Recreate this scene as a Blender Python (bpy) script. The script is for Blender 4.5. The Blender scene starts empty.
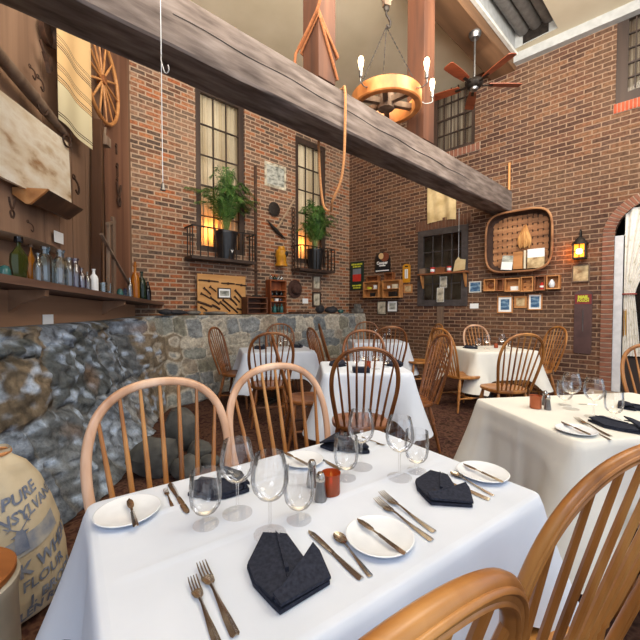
import bpy, bmesh, math, random
import numpy as np
from mathutils import Vector, Matrix, noise as mnoise
R = random.Random(7)
PI = math.pi
scene = bpy.context.scene
COL = scene.collection
# ------------------------------------------------------------------ camera
F_PX, CAMZ, PITCH = 360.0, 1.32, math.radians(1.7)
CAM = Vector((0, 0, CAMZ))
FWD = Vector((0, math.cos(PITCH), -math.sin(PITCH))); UPV = Vector((0, math.sin(PITCH), math.cos(PITCH)))
def ray(px, py): return Vector((1, 0, 0)) * ((px - 320) / F_PX) + UPV * ((320 - py) / F_PX) + FWD
def at_z(px, py, z):
    d = ray(px, py); return CAM + d * ((z - CAMZ) / d.z)
def at_y(px, py, y):
    d = ray(px, py); return CAM + d * (y / d.y)
cd = bpy.data.cameras.new('camera'); cam = bpy.data.objects.new('camera', cd); COL.objects.link(cam)
cam.location = CAM; cam.rotation_euler = (PI / 2 - PITCH, 0, 0)
cd.sensor_width = 36; cd.lens = 36 * F_PX / 640; cd.clip_start = 0.02; cd.clip_end = 100
scene.camera = cam
# ------------------------------------------------------------------ materials
def lin(c):
    return tuple((x / 12.92 if x <= .04045 else ((x + .055) / 1.055) ** 2.4) for x in [v / 255 for v in c]) + (1,)
def newmat(name):
    m = bpy.data.materials.new(name); m.use_nodes = True
    nt = m.node_tree; nt.nodes.clear()
    return m, nt, nt.nodes, nt.links
def N(nt, t, **kw):
    n = nt.nodes.new(t)
    for k, v in kw.items():
        if k.startswith('i_'): n.inputs[k[2:].replace('_', ' ')].default_value = v
        else: setattr(n, k, v)
    return n
def ramp(nt, stops, interp='LINEAR'):
    r = nt.nodes.new('ShaderNodeValToRGB'); cr = r.color_ramp; cr.interpolation = interp
    while len(cr.elements) < len(stops): cr.elements.new(.5)
    for e, (p, c) in zip(cr.elements, stops): e.position = p; e.color = lin(c)
    return r
def finish(m, nt, color, rough=.6, metal=0, bump=None, bstr=.2, bdist=.01, emit=None, estr=0, spec=.5):
    b = nt.nodes.new('ShaderNodeBsdfPrincipled'); o = nt.nodes.new('ShaderNodeOutputMaterial')
    if isinstance(color, tuple): b.inputs['Base Color'].default_value = color
    else: nt.links.new(color, b.inputs['Base Color'])
    if isinstance(rough, (int, float)): b.inputs['Roughness'].default_value = rough
    else: nt.links.new(rough, b.inputs['Roughness'])
    b.inputs['Metallic'].default_value = metal
    b.inputs['Specular IOR Level'].default_value = spec
    if bump is not None:
        bn = nt.nodes.new('ShaderNodeBump'); bn.inputs['Strength'].default_value = bstr; bn.inputs['Distance'].default_value = bdist
        nt.links.new(bump, bn.inputs['Height']); nt.links.new(bn.outputs[0], b.inputs['Normal'])
    if emit:
        b.inputs['Emission Color'].default_value = lin(emit); b.inputs['Emission Strength'].default_value = estr
    nt.links.new(b.outputs[0], o.inputs[0]); return m
def mottle(name, stops, scale=5, rough=.6, metal=0, stretch=(1, 1, 1), detail=4, bstr=.15, bdist=.004, spec=.5, dist=0.0):
    """noise driven colour in object space"""
    m, nt, nd, lk = newmat(name)
    tc = N(nt, 'ShaderNodeTexCoord'); mp = N(nt, 'ShaderNodeMapping'); mp.inputs['Scale'].default_value = stretch
    lk.new(tc.outputs['Object'], mp.inputs[0])
    no = N(nt, 'ShaderNodeTexNoise'); no.inputs['Scale'].default_value = scale; no.inputs['Detail'].default_value = detail
    no.inputs['Distortion'].default_value = dist
    lk.new(mp.outputs[0], no.inputs[0])
    r = ramp(nt, stops); lk.new(no.outputs[0], r.inputs[0])
    return finish(m, nt, r.outputs[0], rough, metal, no.outputs[0], bstr, bdist, spec=spec)
def plain(name, c, rough=.5, metal=0, var=8, spec=.5, scale=12):
    a = tuple(max(0, x - var) for x in c); b = tuple(min(255, x + var) for x in c)
    return mottle(name, [(.35, a), (.65, b)], scale, rough, metal, bstr=.03, spec=spec)
def wood(name, dark, mid, light, scale=6, rough=.45, axis=2, k=.08, bstr=.12):
    st = [1, 1, 1]; st[axis] = k
    return mottle(name, [(.3, dark), (.5, mid), (.7, light)], scale, rough, 0, tuple(st), 6, bstr, .003, dist=.4)
def emis(name, c, s, base=None):
    m, nt, nd, lk = newmat(name); return finish(m, nt, lin(base or c), .5, emit=c, estr=s)
def glass(name, tint=(255, 255, 255), alpha=.06, rough=.02, refl=1.0):
    m, nt, nd, lk = newmat(name)
    t = N(nt, 'ShaderNodeBsdfTransparent'); t.inputs[0].default_value = lin(tint)
    g = N(nt, 'ShaderNodeBsdfGlossy'); g.inputs['Roughness'].default_value = rough
    lw = N(nt, 'ShaderNodeLayerWeight'); lw.inputs[0].default_value = .22
    ma = N(nt, 'ShaderNodeMath', operation='MULTIPLY_ADD'); lk.new(lw.outputs['Fresnel'], ma.inputs[0])
    ma.inputs[1].default_value = refl * .75; ma.inputs[2].default_value = alpha
    mx = N(nt, 'ShaderNodeMixShader'); o = N(nt, 'ShaderNodeOutputMaterial')
    lk.new(ma.outputs[0], mx.inputs[0]); lk.new(t.outputs[0], mx.inputs[1]); lk.new(g.outputs[0], mx.inputs[2]); lk.new(mx.outputs[0], o.inputs[0])
    return m
def bottleglass(name, c, amt=.5):
    m, nt, nd, lk = newmat(name)
    t = N(nt, 'ShaderNodeBsdfTransparent'); t.inputs[0].default_value = lin(c)
    p = N(nt, 'ShaderNodeBsdfPrincipled'); p.inputs['Base Color'].default_value = lin(c); p.inputs['Roughness'].default_value = .08
    p.inputs['Specular IOR Level'].default_value = .8
    mx = N(nt, 'ShaderNodeMixShader'); mx.inputs[0].default_value = amt; o = N(nt, 'ShaderNodeOutputMaterial')
    lk.new(t.outputs[0], mx.inputs[1]); lk.new(p.outputs[0], mx.inputs[2]); lk.new(mx.outputs[0], o.inputs[0])
    return m
def brick(name, stops, mortar, grime=(90, 75, 68), gamt=.35, bw=.215, rh=.07, rot=False, ms=.011):
    m, nt, nd, lk = newmat(name)
    tc = N(nt, 'ShaderNodeTexCoord'); sx = N(nt, 'ShaderNodeSeparateXYZ'); cx = N(nt, 'ShaderNodeCombineXYZ')
    lk.new(tc.outputs['Object'], sx.inputs[0])
    lk.new(sx.outputs['X'], cx.inputs[0]); lk.new(sx.outputs['Z'], cx.inputs[1])
    wob = N(nt, 'ShaderNodeTexNoise'); wob.inputs['Scale'].default_value = 9; lk.new(cx.outputs[0], wob.inputs[0])
    wm = N(nt, 'ShaderNodeVectorMath', operation='MULTIPLY_ADD'); lk.new(wob.outputs['Color'], wm.inputs[0])
    wm.inputs[1].default_value = (.02, .012, 0); lk.new(cx.outputs[0], wm.inputs[2])
    b = N(nt, 'ShaderNodeTexBrick'); lk.new(wm.outputs[0], b.inputs[0])
    b.inputs['Color1'].default_value = (0, 0, 0, 1); b.inputs['Color2'].default_value = (1, 1, 1, 1); b.inputs['Mortar'].default_value = (.5, .5, .5, 1)
    b.inputs['Scale'].default_value = 1; b.inputs['Mortar Size'].default_value = ms; b.inputs['Mortar Smooth'].default_value = .25
    b.inputs['Brick Width'].default_value = bw; b.inputs['Row Height'].default_value = rh
    mr = N(nt, 'ShaderNodeMapRange'); mr.inputs[1].default_value = .12; mr.inputs[2].default_value = .88; lk.new(b.outputs['Color'], mr.inputs[0])
    r = ramp(nt, stops, 'CONSTANT'); lk.new(mr.outputs[0], r.inputs[0])
    big = N(nt, 'ShaderNodeTexNoise'); big.inputs['Scale'].default_value = 1.1; big.inputs['Detail'].default_value = 5; lk.new(tc.outputs['Object'], big.inputs[0])
    br = ramp(nt, [(.42, (0, 0, 0)), (.68, (255, 255, 255))]); lk.new(big.outputs[0], br.inputs[0])
    gm = N(nt, 'ShaderNodeMath', operation='MULTIPLY'); lk.new(br.outputs[0], gm.inputs[0]); gm.inputs[1].default_value = gamt
    mx = N(nt, 'ShaderNodeMixRGB'); lk.new(gm.outputs[0], mx.inputs[0]); lk.new(r.outputs[0], mx.inputs[1]); mx.inputs[2].default_value = lin(grime)
    fine = N(nt, 'ShaderNodeTexNoise'); fine.inputs['Scale'].default_value = 26; fine.inputs['Detail'].default_value = 4; lk.new(tc.outputs['Object'], fine.inputs[0])
    fr = ramp(nt, [(.3, (150, 150, 150)), (.7, (255, 255, 255))]); lk.new(fine.outputs[0], fr.inputs[0])
    ml = N(nt, 'ShaderNodeMixRGB', blend_type='MULTIPLY'); ml.inputs[0].default_value = .8; lk.new(mx.outputs[0], ml.inputs[1]); lk.new(fr.outputs[0], ml.inputs[2])
    mm = N(nt, 'ShaderNodeMixRGB'); lk.new(b.outputs['Fac'], mm.inputs[0]); lk.new(ml.outputs[0], mm.inputs[1]); mm.inputs[2].default_value = lin(mortar)
    inv = N(nt, 'ShaderNodeMath', operation='SUBTRACT'); inv.inputs[0].default_value = 1; lk.new(b.outputs['Fac'], inv.inputs[1])
    return finish(m, nt, mm.outputs[0], .85, 0, inv.outputs[0], .5, .01, spec=.2)
M = {}
M['oak'] = wood('oak_amber', (112, 68, 30), (160, 104, 50), (190, 136, 76), 9, .33)
M['oakdark'] = wood('oak_brown', (84, 48, 24), (122, 72, 34), (150, 96, 50), 9, .35)
M['oaksheen'] = wood('oak_sky_sheen', (150, 96, 62), (188, 134, 92), (214, 170, 132), 9, .3)  # pinkish sky reflection painted into the oak tones
M['walnut'] = wood('dark_walnut', (52, 32, 20), (78, 50, 32), (104, 70, 46), 7, .45)
M['bowsheen'] = wood('bow_sky_sheen', (164, 120, 90), (200, 158, 128), (222, 190, 166), 9, .3)  # chair bow lightened further: sky sheen put into its colour
M['plank'] = wood('barn_plank', (66, 46, 36), (98, 68, 52), (126, 92, 72), 5, .75)
M['post'] = wood('timber_post', (56, 31, 19), (84, 48, 29), (112, 70, 46), 7, .7)
M['pale'] = wood('pale_pine', (168, 108, 52), (204, 142, 78), (224, 170, 106), 6, .5)
M['oldwood'] = wood('weathered_wood', (82, 64, 52), (116, 94, 78), (146, 126, 108), 7, .8)
M['traywood'] = wood('tray_wood', (120, 96, 76), (158, 134, 110), (184, 162, 138), 7, .8, 0)
M['iron'] = mottle('black_iron', [(.3, (30, 27, 25)), (.7, (58, 50, 45))], 20, .55, .5)
M['rust'] = mottle('rusty_iron', [(.3, (48, 34, 27)), (.7, (86, 58, 42))], 20, .7, .3)
M['steel'] = mottle('steel', [(.3, (176, 170, 160)), (.7, (214, 208, 198))], 6, .22, 1)
M['pewter'] = mottle('dull_metal', [(.3, (110, 110, 112)), (.7, (150, 150, 152))], 14, .35, .9)
M['china'] = plain('white_china', (222, 228, 236), .12, 0, 4)
M['glass'] = glass('clear_glass')
M['glass_foot'] = glass('clear_glass_foot', (255, 255, 255), .015, .02, .35)
M['pane'] = glass('window_glass', (250, 249, 247), .02, .05, .3)
M['white'] = plain('white_paint', (222, 222, 216), .5, 0, 8)
M['card'] = plain('white_card', (235, 238, 240), .7, 0, 3)
M['cream'] = mottle('cream_plaster', [(.3, (206, 195, 170)), (.7, (222, 212, 190))], 1.5, .9, spec=.1)
M['navy'] = mottle('navy_linen', [(.3, (33, 36, 47)), (.7, (48, 52, 66))], 120, .85, bstr=.3, bdist=.001, spec=.15)
M['rope'] = mottle('hemp_rope', [(.3, (160, 104, 62)), (.7, (204, 148, 98))], 60, .9, stretch=(1, 1, 3))
M['ropedark'] = mottle('tarred_rope', [(.3, (120, 68, 36)), (.7, (164, 102, 60))], 60, .9)
M['black'] = plain('black_plastic', (30, 31, 34), .35, 0, 4)
M['frame_dark'] = wood('dark_window_frame', (40, 28, 22), (58, 42, 34), (74, 56, 46), 6, .6)
M['frame_slate'] = plain('slate_paint', (66, 60, 60), .6, 0, 8)
M['brass'] = plain('brass', (196, 146, 60), .3, .9, 8)
M['copper'] = plain('copper_glaze', (176, 100, 66), .35, .6, 12)
# ------------------------------------------------------------------ mesh builder
class MB:
    def __init__(s): s.b = bmesh.new()
    def _x(s, verts, mtx):
        if mtx is not None: bmesh.ops.transform(s.b, matrix=mtx, verts=verts)
    def box(s, x0, x1, y0, y1, z0, z1, mtx=None, bev=0):
        r = bmesh.ops.create_cube(s.b, size=1); v = r['verts']
        for q in v: q.co = Vector(((x0 + x1) / 2 + q.co.x * (x1 - x0), (y0 + y1) / 2 + q.co.y * (y1 - y0), (z0 + z1) / 2 + q.co.z * (z1 - z0)))
        if bev:
            es = list({e for q in v for e in q.link_edges})
            r = bmesh.ops.bevel(s.b, geom=es, offset=bev, segments=2, profile=.5, affect='EDGES'); v = list({q for f in r['faces'] for q in f.verts} | {q for q in v if q.is_valid})
        s._x(v, mtx); return s
    def bar(s, p0, p1, w, h=None, up=(0, 0, 1), bev=0):
        p0 = Vector(p0); p1 = Vector(p1); h = h or w; d = p1 - p0; L = d.length; d.normalize(); up = Vector(up)
        if abs(d.dot(up)) > .98: up = Vector((1, 0, 0))
        y = up.cross(d).normalized(); z = d.cross(y)
        m = Matrix((d, y, z)).transposed().to_4x4(); m.translation = p0
        return s.box(0, L, -w / 2, w / 2, -h / 2, h / 2, m, bev)
    def tube(s, pts, rad, seg=8, caps=True, ell=None, ref=None, closed=False):
        pts = [Vector(p) for p in pts]; n = len(pts)
        if isinstance(rad, (int, float)): rad = [rad] * n
        rings = []; u = None
        for i, p in enumerate(pts):
            if closed: t = (pts[(i + 1) % n] - pts[i - 1]).normalized()
            else: t = (pts[min(i + 1, n - 1)] - pts[max(i - 1, 0)]).normalized()
            if ref is not None: u = Vector(ref)
            elif u is None: u = Vector((0, 0, 1)) if abs(t.z) < .9 else Vector((1, 0, 0))
            u = (u - t * u.dot(t)).normalized(); w = t.cross(u)
            a, b = (ell if ell else (1, 1))
            rings.append([s.b.verts.new(p + (u * math.cos(2 * PI * k / seg) * a + w * math.sin(2 * PI * k / seg) * b) * rad[i]) for k in range(seg)])
        for i in range(n if closed else n - 1):
            A, B = rings[i], rings[(i + 1) % n]
            for k in range(seg): s.b.faces.new((A[k], A[(k + 1) % seg], B[(k + 1) % seg], B[k]))
        if caps and not closed:
            s.b.faces.new(rings[0][::-1]); s.b.faces.new(rings[-1])
        return s
    def lathe(s, prof, seg=20, c=(0, 0, 0), sc=(1, 1), mtx=None, cap=True):
        c = Vector(c); rings = []; vs = []
        for r, z in prof:
            if r < 1e-6: ring = [s.b.verts.new(c + Vector((0, 0, z)))]
            else: ring = [s.b.verts.new(c + Vector((r * sc[0] * math.cos(2 * PI * k / seg), r * sc[1] * math.sin(2 * PI * k / seg), z))) for k in range(seg)]
            rings.append(ring); vs += ring
        for A, B in zip(rings, rings[1:]):
            if len(A) == 1 and len(B) == 1: continue
            for k in range(seg):
                if len(A) == 1: s.b.faces.new((A[0], B[(k + 1) % seg], B[k]))
                elif len(B) == 1: s.b.faces.new((A[k], A[(k + 1) % seg], B[0]))
                else: s.b.faces.new((A[k], A[(k + 1) % seg], B[(k + 1) % seg], B[k]))
        s._x(vs, mtx); return s
    def prism(s, poly, y0, y1, mtx=None, axis='xz'):
        """poly in (x,z), extruded along y;  axis 'xy' = poly in (x,y) extruded along z"""
        f = (lambda a, b, t: Vector((a, t, b))) if axis == 'xz' else (lambda a, b, t: Vector((a, b, t)))
        A = [s.b.verts.new(f(a, b, y0)) for a, b in poly]; B = [s.b.verts.new(f(a, b, y1)) for a, b in poly]
        n = len(poly); fs = [s.b.faces.new(A), s.b.faces.new(B[::-1])]
        for k in range(n): fs.append(s.b.faces.new((A[k], B[k], B[(k + 1) % n], A[(k + 1) % n])))
        s._x(A + B, mtx); return s
    def ball(s, c, r, sc=(1, 1, 1), seg=14, mtx=None):
        q = bmesh.ops.create_uvsphere(s.b, u_segments=seg, v_segments=max(6, seg // 2 + 1), radius=r)['verts']
        for v in q: v.co = Vector((c[0] + v.co.x * sc[0], c[1] + v.co.y * sc[1], c[2] + v.co.z * sc[2]))
        s._x(q, mtx); return s
    def torus(s, c, R_, r, nrm='z', seg=24, sseg=8, sc=(1, 1)):
        pts = []
        for k in range(seg):
            a = 2 * PI * k / seg; x, y = R_ * math.cos(a) * sc[0], R_ * math.sin(a) * sc[1]
            pts.append(Vector(c) + (Vector((x, y, 0)) if nrm == 'z' else Vector((x, 0, y)) if nrm == 'y' else Vector((0, x, y))))
        return s.tube(pts, r, sseg, closed=True, ref={'z': (0, 0, 1), 'y': (0, 1, 0), 'x': (1, 0, 0)}[nrm])
    def grid(s, fn, nu, nv):
        g = [[s.b.verts.new(fn(i / nu, j / nv)) for j in range(nv + 1)] for i in range(nu + 1)]
        for i in range(nu):
            for j in range(nv): s.b.faces.new((g[i][j], g[i + 1][j], g[i + 1][j + 1], g[i][j + 1]))
        return s
    def holes(s, u0, u1, v0, v1, hs, depth):
        """wall face in xz at y=0 with rectangular holes and reveals to y=depth"""
        us = sorted({u0, u1, *[h[0] for h in hs], *[h[1] for h in hs]}); vs = sorted({v0, v1, *[h[2] for h in hs], *[h[3] for h in hs]})
        us = [u for u in us if u0 <= u <= u1]; vs = [v for v in vs if v0 <= v <= v1]
        for a, b in zip(us, us[1:]):
            for c, d in zip(vs, vs[1:]):
                m = ((a + b) / 2, (c + d) / 2)
                if any(h[0] < m[0] < h[1] and h[2] < m[1] < h[3] for h in hs): continue
                s.b.faces.new([s.b.verts.new((p, 0, q)) for p, q in ((a, c), (b, c), (b, d), (a, d))])
        for a, b, c, d in hs:
            for p, q in (((a, c), (b, c)), ((b, c), (b, d)), ((b, d), (a, d)), ((a, d), (a, c))):
                s.b.faces.new([s.b.verts.new(t) for t in ((p[0], 0, p[1]), (p[0], depth, p[1]), (q[0], depth, q[1]), (q[0], 0, q[1]))])
        return s
    def obj(s, name, mat, parent=None, smooth=40, loc=None, rotz=None, weld=True):
        if weld: bmesh.ops.remove_doubles(s.b, verts=s.b.verts, dist=1e-5)
        bmesh.ops.recalc_face_normals(s.b, faces=s.b.faces)
        me = bpy.data.meshes.new(name); s.b.to_mesh(me); s.b.free()
        if smooth:
            me.shade_smooth()
            try: me.set_sharp_from_angle(angle=math.radians(smooth))
            except Exception: pass
        me.materials.append(M[mat] if isinstance(mat, str) else mat)
        o = bpy.data.objects.new(name, me); COL.objects.link(o)
        if parent is not None: o.parent = parent
        if loc is not None: o.location = loc
        if rotz is not None: o.rotation_euler = (0, 0, rotz)
        return o
def tag(o, label, cat, group=None, kind=None):
    o['label'] = label; o['category'] = cat
    if group: o['group'] = group
    if kind: o['kind'] = kind
    return o
def struct(o): o['kind'] = 'structure'; return o
def thing(name, label, cat, loc=(0, 0, 0), rotz=0, group=None, sc=1):
    o = bpy.data.objects.new(name, None); COL.objects.link(o); o.location = loc; o.rotation_euler = (0, 0, rotz); o.scale = (sc,) * 3
    o.empty_display_size = .05
    return tag(o, label, cat, group)
KIDS = {}
def dup(root, loc, rotz, label, sc=None, group=None):
    def cp(o, par):
        c = o.copy(); COL.objects.link(c)
        if par is not None: c.parent = par
        for ch in o.children: cp(ch, c)
        return c
    r = cp(root, None); r.location = loc; r.rotation_euler = (0, 0, rotz); r['label'] = label
    if sc is not None: r.scale = (sc,) * 3 if isinstance(sc, (int, float)) else sc
    if group: r['group'] = group
    return r
def smoothpts(pts, n=6, closed=False):
    P = [Vector(p) for p in pts]; out = []; m = len(P)
    for i in range(m if closed else m - 1):
        a, b, c, d = (P[(i - 1) % m] if closed or i > 0 else P[i] * 2 - P[i + 1]), P[i], P[(i + 1) % m], (P[(i + 2) % m] if closed or i + 2 < m else P[i + 1] * 2 - P[i])
        for k in range(n):
            t = k / n
            out.append(.5 * ((2 * b) + (c - a) * t + (2 * a - 5 * b + 4 * c - d) * t * t + (3 * b - a - 3 * c + d) * t ** 3))
    if not closed: out.append(P[-1])
    return out
def text(s, size, mat, name, parent, loc=(0, 0, 0), bold=0, xs=1.0, warp=None, sub=0):
    cu = bpy.data.curves.new('t', 'FONT'); cu.body = s; cu.size = size; cu.align_x = 'CENTER'; cu.align_y = 'CENTER'; cu.offset = bold; cu.extrude = .0008 if not warp else 0; cu.resolution_u = 2
    o = bpy.data.objects.new('t', cu); COL.objects.link(o)
    me = bpy.data.meshes.new_from_object(o.evaluated_get(bpy.context.evaluated_depsgraph_get()))
    bpy.data.objects.remove(o); bpy.data.curves.remove(cu)
    for v in me.vertices:
        v.co = Vector((v.co.x * xs, -v.co.z, v.co.y))
        v.co = warp(v.co) if warp else v.co + Vector(loc)
    me.materials.clear(); me.materials.append(M[mat] if isinstance(mat, str) else mat)
    me.name = name; t = bpy.data.objects.new(name, me); COL.objects.link(t); t.parent = parent
    return t
# ------------------------------------------------------------------ walls
class Wall:
    def __init__(s, O, d):
        s.O = Vector((O[0], O[1])); s.d = Vector(d).normalized(); s.n = Vector((-s.d.y, s.d.x)); s.ang = math.atan2(s.d.y, s.d.x)
    def uv(s, px, py, off=0):
        r = ray(px, py); o = s.O - s.n * off
        k = (o - Vector((0, 0))).dot(s.n) / (r.x * s.n.x + r.y * s.n.y)
        p = CAM + r * k
        return (Vector((p.x, p.y)) - o).dot(s.d), p.z
    def P(s, u, z, off=0):
        q = s.O + s.d * u - s.n * off; return Vector((q.x, q.y, z))
    def hit(s, px, py, off=0): return s.P(*s.uv(px, py, off), off)
    def rect(s, x0, y0, x1, y1, off=0):
        ym, xm = (y0 + y1) / 2, (x0 + x1) / 2
        a, b = s.uv(x0, ym, off)[0], s.uv(x1, ym, off)[0]; c, d = s.uv(xm, y1, off)[1], s.uv(xm, y0, off)[1]
        return a, b, c, d
    def depth(s, px, py, off=0): return s.hit(px, py, off).y
CR = (.0806 * 8.6, 8.6)
WB = Wall(CR, (.735, .678)); WR = Wall(CR, (.726, -.688))
_u, _z = WB.uv(132, 250); CL = WB.O + WB.d * _u
WL = Wall((CL.x, CL.y), (-.164, .986))
UBL = _u      # back wall starts at this (negative) u and ends at 0; left wall ends at u=0
# ================================================================== SETTING
def carpet():
    m, nt, nd, lk = newmat('carpet')
    tc = N(nt, 'ShaderNodeTexCoord')
    a = N(nt, 'ShaderNodeTexNoise'); a.inputs['Scale'].default_value = 7; a.inputs['Detail'].default_value = 3; a.inputs['Distortion'].default_value = 1.5; lk.new(tc.outputs['Object'], a.inputs[0])
    v = N(nt, 'ShaderNodeTexVoronoi'); v.inputs['Scale'].default_value = 26; lk.new(tc.outputs['Object'], v.inputs[0])
    ad = N(nt, 'ShaderNodeMath', operation='MULTIPLY_ADD'); lk.new(v.outputs['Distance'], ad.inputs[0]); ad.inputs[1].default_value = .45; lk.new(a.outputs[0], ad.inputs[2])
    r = ramp(nt, [(.42, (38, 24, 22)), (.58, (66, 46, 38)), (.72, (92, 66, 54)), (.9, (58, 36, 34))]); lk.new(ad.outputs[0], r.inputs[0])
    return finish(m, nt, r.outputs[0], .95, 0, v.outputs['Distance'], .3, .005, spec=.1)
M['carpet'] = carpet()
struct(MB().box(-6, 8, -3, 11, -.1, 0).obj('floor', 'carpet'))
M['brick_back'] = brick('brick_back', [(0, (100, 82, 72)), (.12, (150, 98, 70)), (.26, (182, 108, 70)), (.42, (156, 104, 78)), (.54, (186, 122, 84)), (.68, (136, 108, 92)), (.8, (170, 128, 102)), (.92, (122, 86, 68))], (172, 148, 126), (166, 138, 116), .6)
M['brick_right'] = brick('brick_right', [(0, (88, 62, 52)), (.2, (112, 78, 62)), (.4, (128, 88, 66)), (.55, (106, 74, 60)), (.72, (134, 96, 72)), (.88, (100, 74, 64))], (146, 121, 101), (126, 98, 76), .6, ms=.0078)
M['brick_arch'] = brick('brick_arch', [(0, (120, 62, 48)), (.3, (158, 84, 62)), (.6, (138, 78, 62)), (1, (112, 70, 60))], (186, 166, 150), (140, 84, 66), .3, bw=.3, rh=.068)
ZC = WR.hit(545, 45).z
# windows (u0,u1,z0,z1) in wall coordinates
def rc(w, *r, top=None):
    a = list(w.rect(*r));
    if top: a[3] = top
    return a
w1 = rc(WB, 196, 110, 245, 253); w1[3] = WB.uv(220, 96)[1] + .05
w2 = rc(WB, 295.5, 150, 326, 264); w2[3] = WB.uv(310, 142)[1] + .02
w3 = rc(WR, 418, 228, 468, 306)
w4 = rc(WR, 433, 80, 475, 150)
w5 = rc(WR, 616.5, 10, 664, 100); w5[2] = WR.uv(617, 104)[1]; w5[3] = WR.uv(617, 14)[1]
dr = [WR.uv(613, 300)[0], WR.uv(613, 300)[0] + 1.06, 0.12, WR.uv(640, 203)[1] + .06]
dspring = WR.uv(613, 236)[1]
mb = MB().holes(UBL - .2, 0, -.02, ZC + .05, [w1, w2], .16)
wall_back = struct(mb.obj('wall_back', 'brick_back', smooth=0)); wall_back.location = (WB.O.x, WB.O.y, 0); wall_back.rotation_euler.z = WB.ang
mb = MB().holes(0, 6.6, -.02, ZC + .05, [w3, w4, w5, dr], .16)
# arch filler between rectangular hole and arch curve
ac, aw = (dr[0] + dr[1]) / 2, (dr[1] - dr[0]) / 2
def arch(rx, rz, n=20): return [(ac - rx * math.cos(PI * k / n), dspring + rz * math.sin(PI * k / n)) for k in range(n + 1)]
arcp = arch(aw, dr[3] - dspring)
for (a, b) in zip(arcp, arcp[1:]):
    f = [(a[0], a[1]), (b[0], b[1]), (b[0], dr[3]), (a[0], dr[3])]
    mb.b.faces.new([mb.b.verts.new((x, .0, z)) for x, z in f]); mb.b.faces.new([mb.b.verts.new(t) for t in ((a[0], 0, a[1]), (b[0], 0, b[1]), (b[0], .16, b[1]), (a[0], .16, a[1]))])
wall_right = struct(mb.obj('wall_right', 'brick_right', smooth=0, weld=False)); wall_right.location = (WR.O.x, WR.O.y, 0); wall_right.rotation_euler.z = WR.ang
# header brick bands over/under openings, brick surround of the arch
def onwall(o, w, kind=True):
    o.location = (w.O.x, w.O.y, 0); o.rotation_euler.z = w.ang
    return struct(o) if kind else o
mb = MB()
bw = .135
outer = [(dr[0] - bw, .12)] + [(ac - (aw + bw) * math.cos(PI * k / 20), dspring + (dr[3] - dspring + bw) * math.sin(PI * k / 20)) for k in range(21)] + [(dr[1] + bw, .12)]
inner = [(dr[0], .12)] + arcp + [(dr[1], .12)]
M['vouss'] = mottle('arch_brick', [(.3, (108, 70, 58)), (.5, (138, 92, 74)), (.7, (122, 88, 76))], 7, .85, spec=.2)
M['mortar'] = plain('mortar', (176, 158, 140), .9, 0, 8)
def lerp(p, q, t): return (p[0] + (q[0] - p[0]) * t, p[1] + (q[1] - p[1]) * t)
def resample(poly, n):
    L = [0]
    for a, b in zip(poly, poly[1:]): L.append(L[-1] + math.dist(a, b))
    o = []
    for k in range(n + 1):
        s = L[-1] * k / n; i = max(j for j in range(len(L)) if L[j] <= s + 1e-9); i = min(i, len(poly) - 2)
        o.append(lerp(poly[i], poly[i + 1], (s - L[i]) / (L[i + 1] - L[i])))
    return o
jn = int((dspring - .12) / .07); aj = 34
oi = resample(outer[:2], jn) + resample(outer[1:-1], aj)[1:] + resample(outer[-2:], jn)[1:]
ii = resample(inner[:2], jn) + resample(inner[1:-1], aj)[1:] + resample(inner[-2:], jn)[1:]
nb = len(oi) - 1
back = MB(); back.prism(outer + inner[::-1], -.012, .03)
tr = struct(onwall(back.obj('trim_1', 'mortar', smooth=0), WR))
for k in range(nb):
    g = .12
    q = [lerp(oi[k], oi[k + 1], g), lerp(oi[k], oi[k + 1], 1 - g), lerp(ii[k], ii[k + 1], 1 - g), lerp(ii[k], ii[k + 1], g)]
    mb.prism(q, -.022, .0)
vo = mb.obj('arch_bricks', 'vouss', tr, smooth=0)
def soldier(w, u0, u1, z0, z1, name, n):
    b = MB(); b.box(u0, u1, -.01, .02, z0, z1); t = onwall(b.obj(name, 'mortar', smooth=0), w)
    b = MB(); W_ = (u1 - u0) / n
    for k in range(n): b.box(u0 + W_ * (k + .1), u0 + W_ * (k + .9), -.02, 0, z0 + .005, z1 - .005)
    b.obj('header_bricks', 'vouss', t, smooth=0)
soldier(WR, w3[0] - .05, w3[1] + .05, w3[3], w3[3] + .2, 'trim_2', 16)
M['vouss_dark'] = mottle('header_brick', [(.3, (88, 62, 52)), (.5, (112, 78, 62)), (.7, (100, 72, 60))], 7, .85, spec=.2)
M['joint_dark'] = plain('header_joint', (136, 112, 94), .9)
bpy.data.objects['trim_2'].children[0].data.materials[0] = M['vouss_dark']; bpy.data.objects['trim_2'].data.materials[0] = M['joint_dark']
M['vouss_red'] = mottle('sill_brick', [(.3, (150, 66, 44)), (.6, (186, 94, 66)), (.8, (200, 120, 90))], 6, .85, spec=.2)
soldier(WR, w5[0] - .02, w5[1], w5[2] - .14, w5[2], 'trim_3', 12)
soldier(WR, w4[0] - .05, w4[1] + .1, w4[2] - .14, w4[2], 'trim_4', 12)
for n in ('trim_3',): bpy.data.objects[n].children[0].data.materials[0] = M['vouss_red']
# wooden left wall
mb = MB()
x = -3.6; k = 0
zb = 1.0
WLL = -7.5
u = WLL
while u < 0:
    wd = R.choice([.24, .29, .33, .2]); e = min(u + wd, 0)
    mb.box(u + .004, e - .004, R.choice([0, .006, .012]), .05, zb, ZC + .05); u = e
M['plank2'] = wood('barn_plank_wall', (88, 66, 52), (126, 97, 77), (158, 126, 102), 3.5, .75, k=.06)
wl = onwall(mb.obj('wall_left', 'plank2', smooth=0), WL)
b = MB().box(WLL, .05, .05, .1, 0, ZC); onwall(b.obj('trim_5', 'frame_dark', smooth=0), WL)
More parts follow.
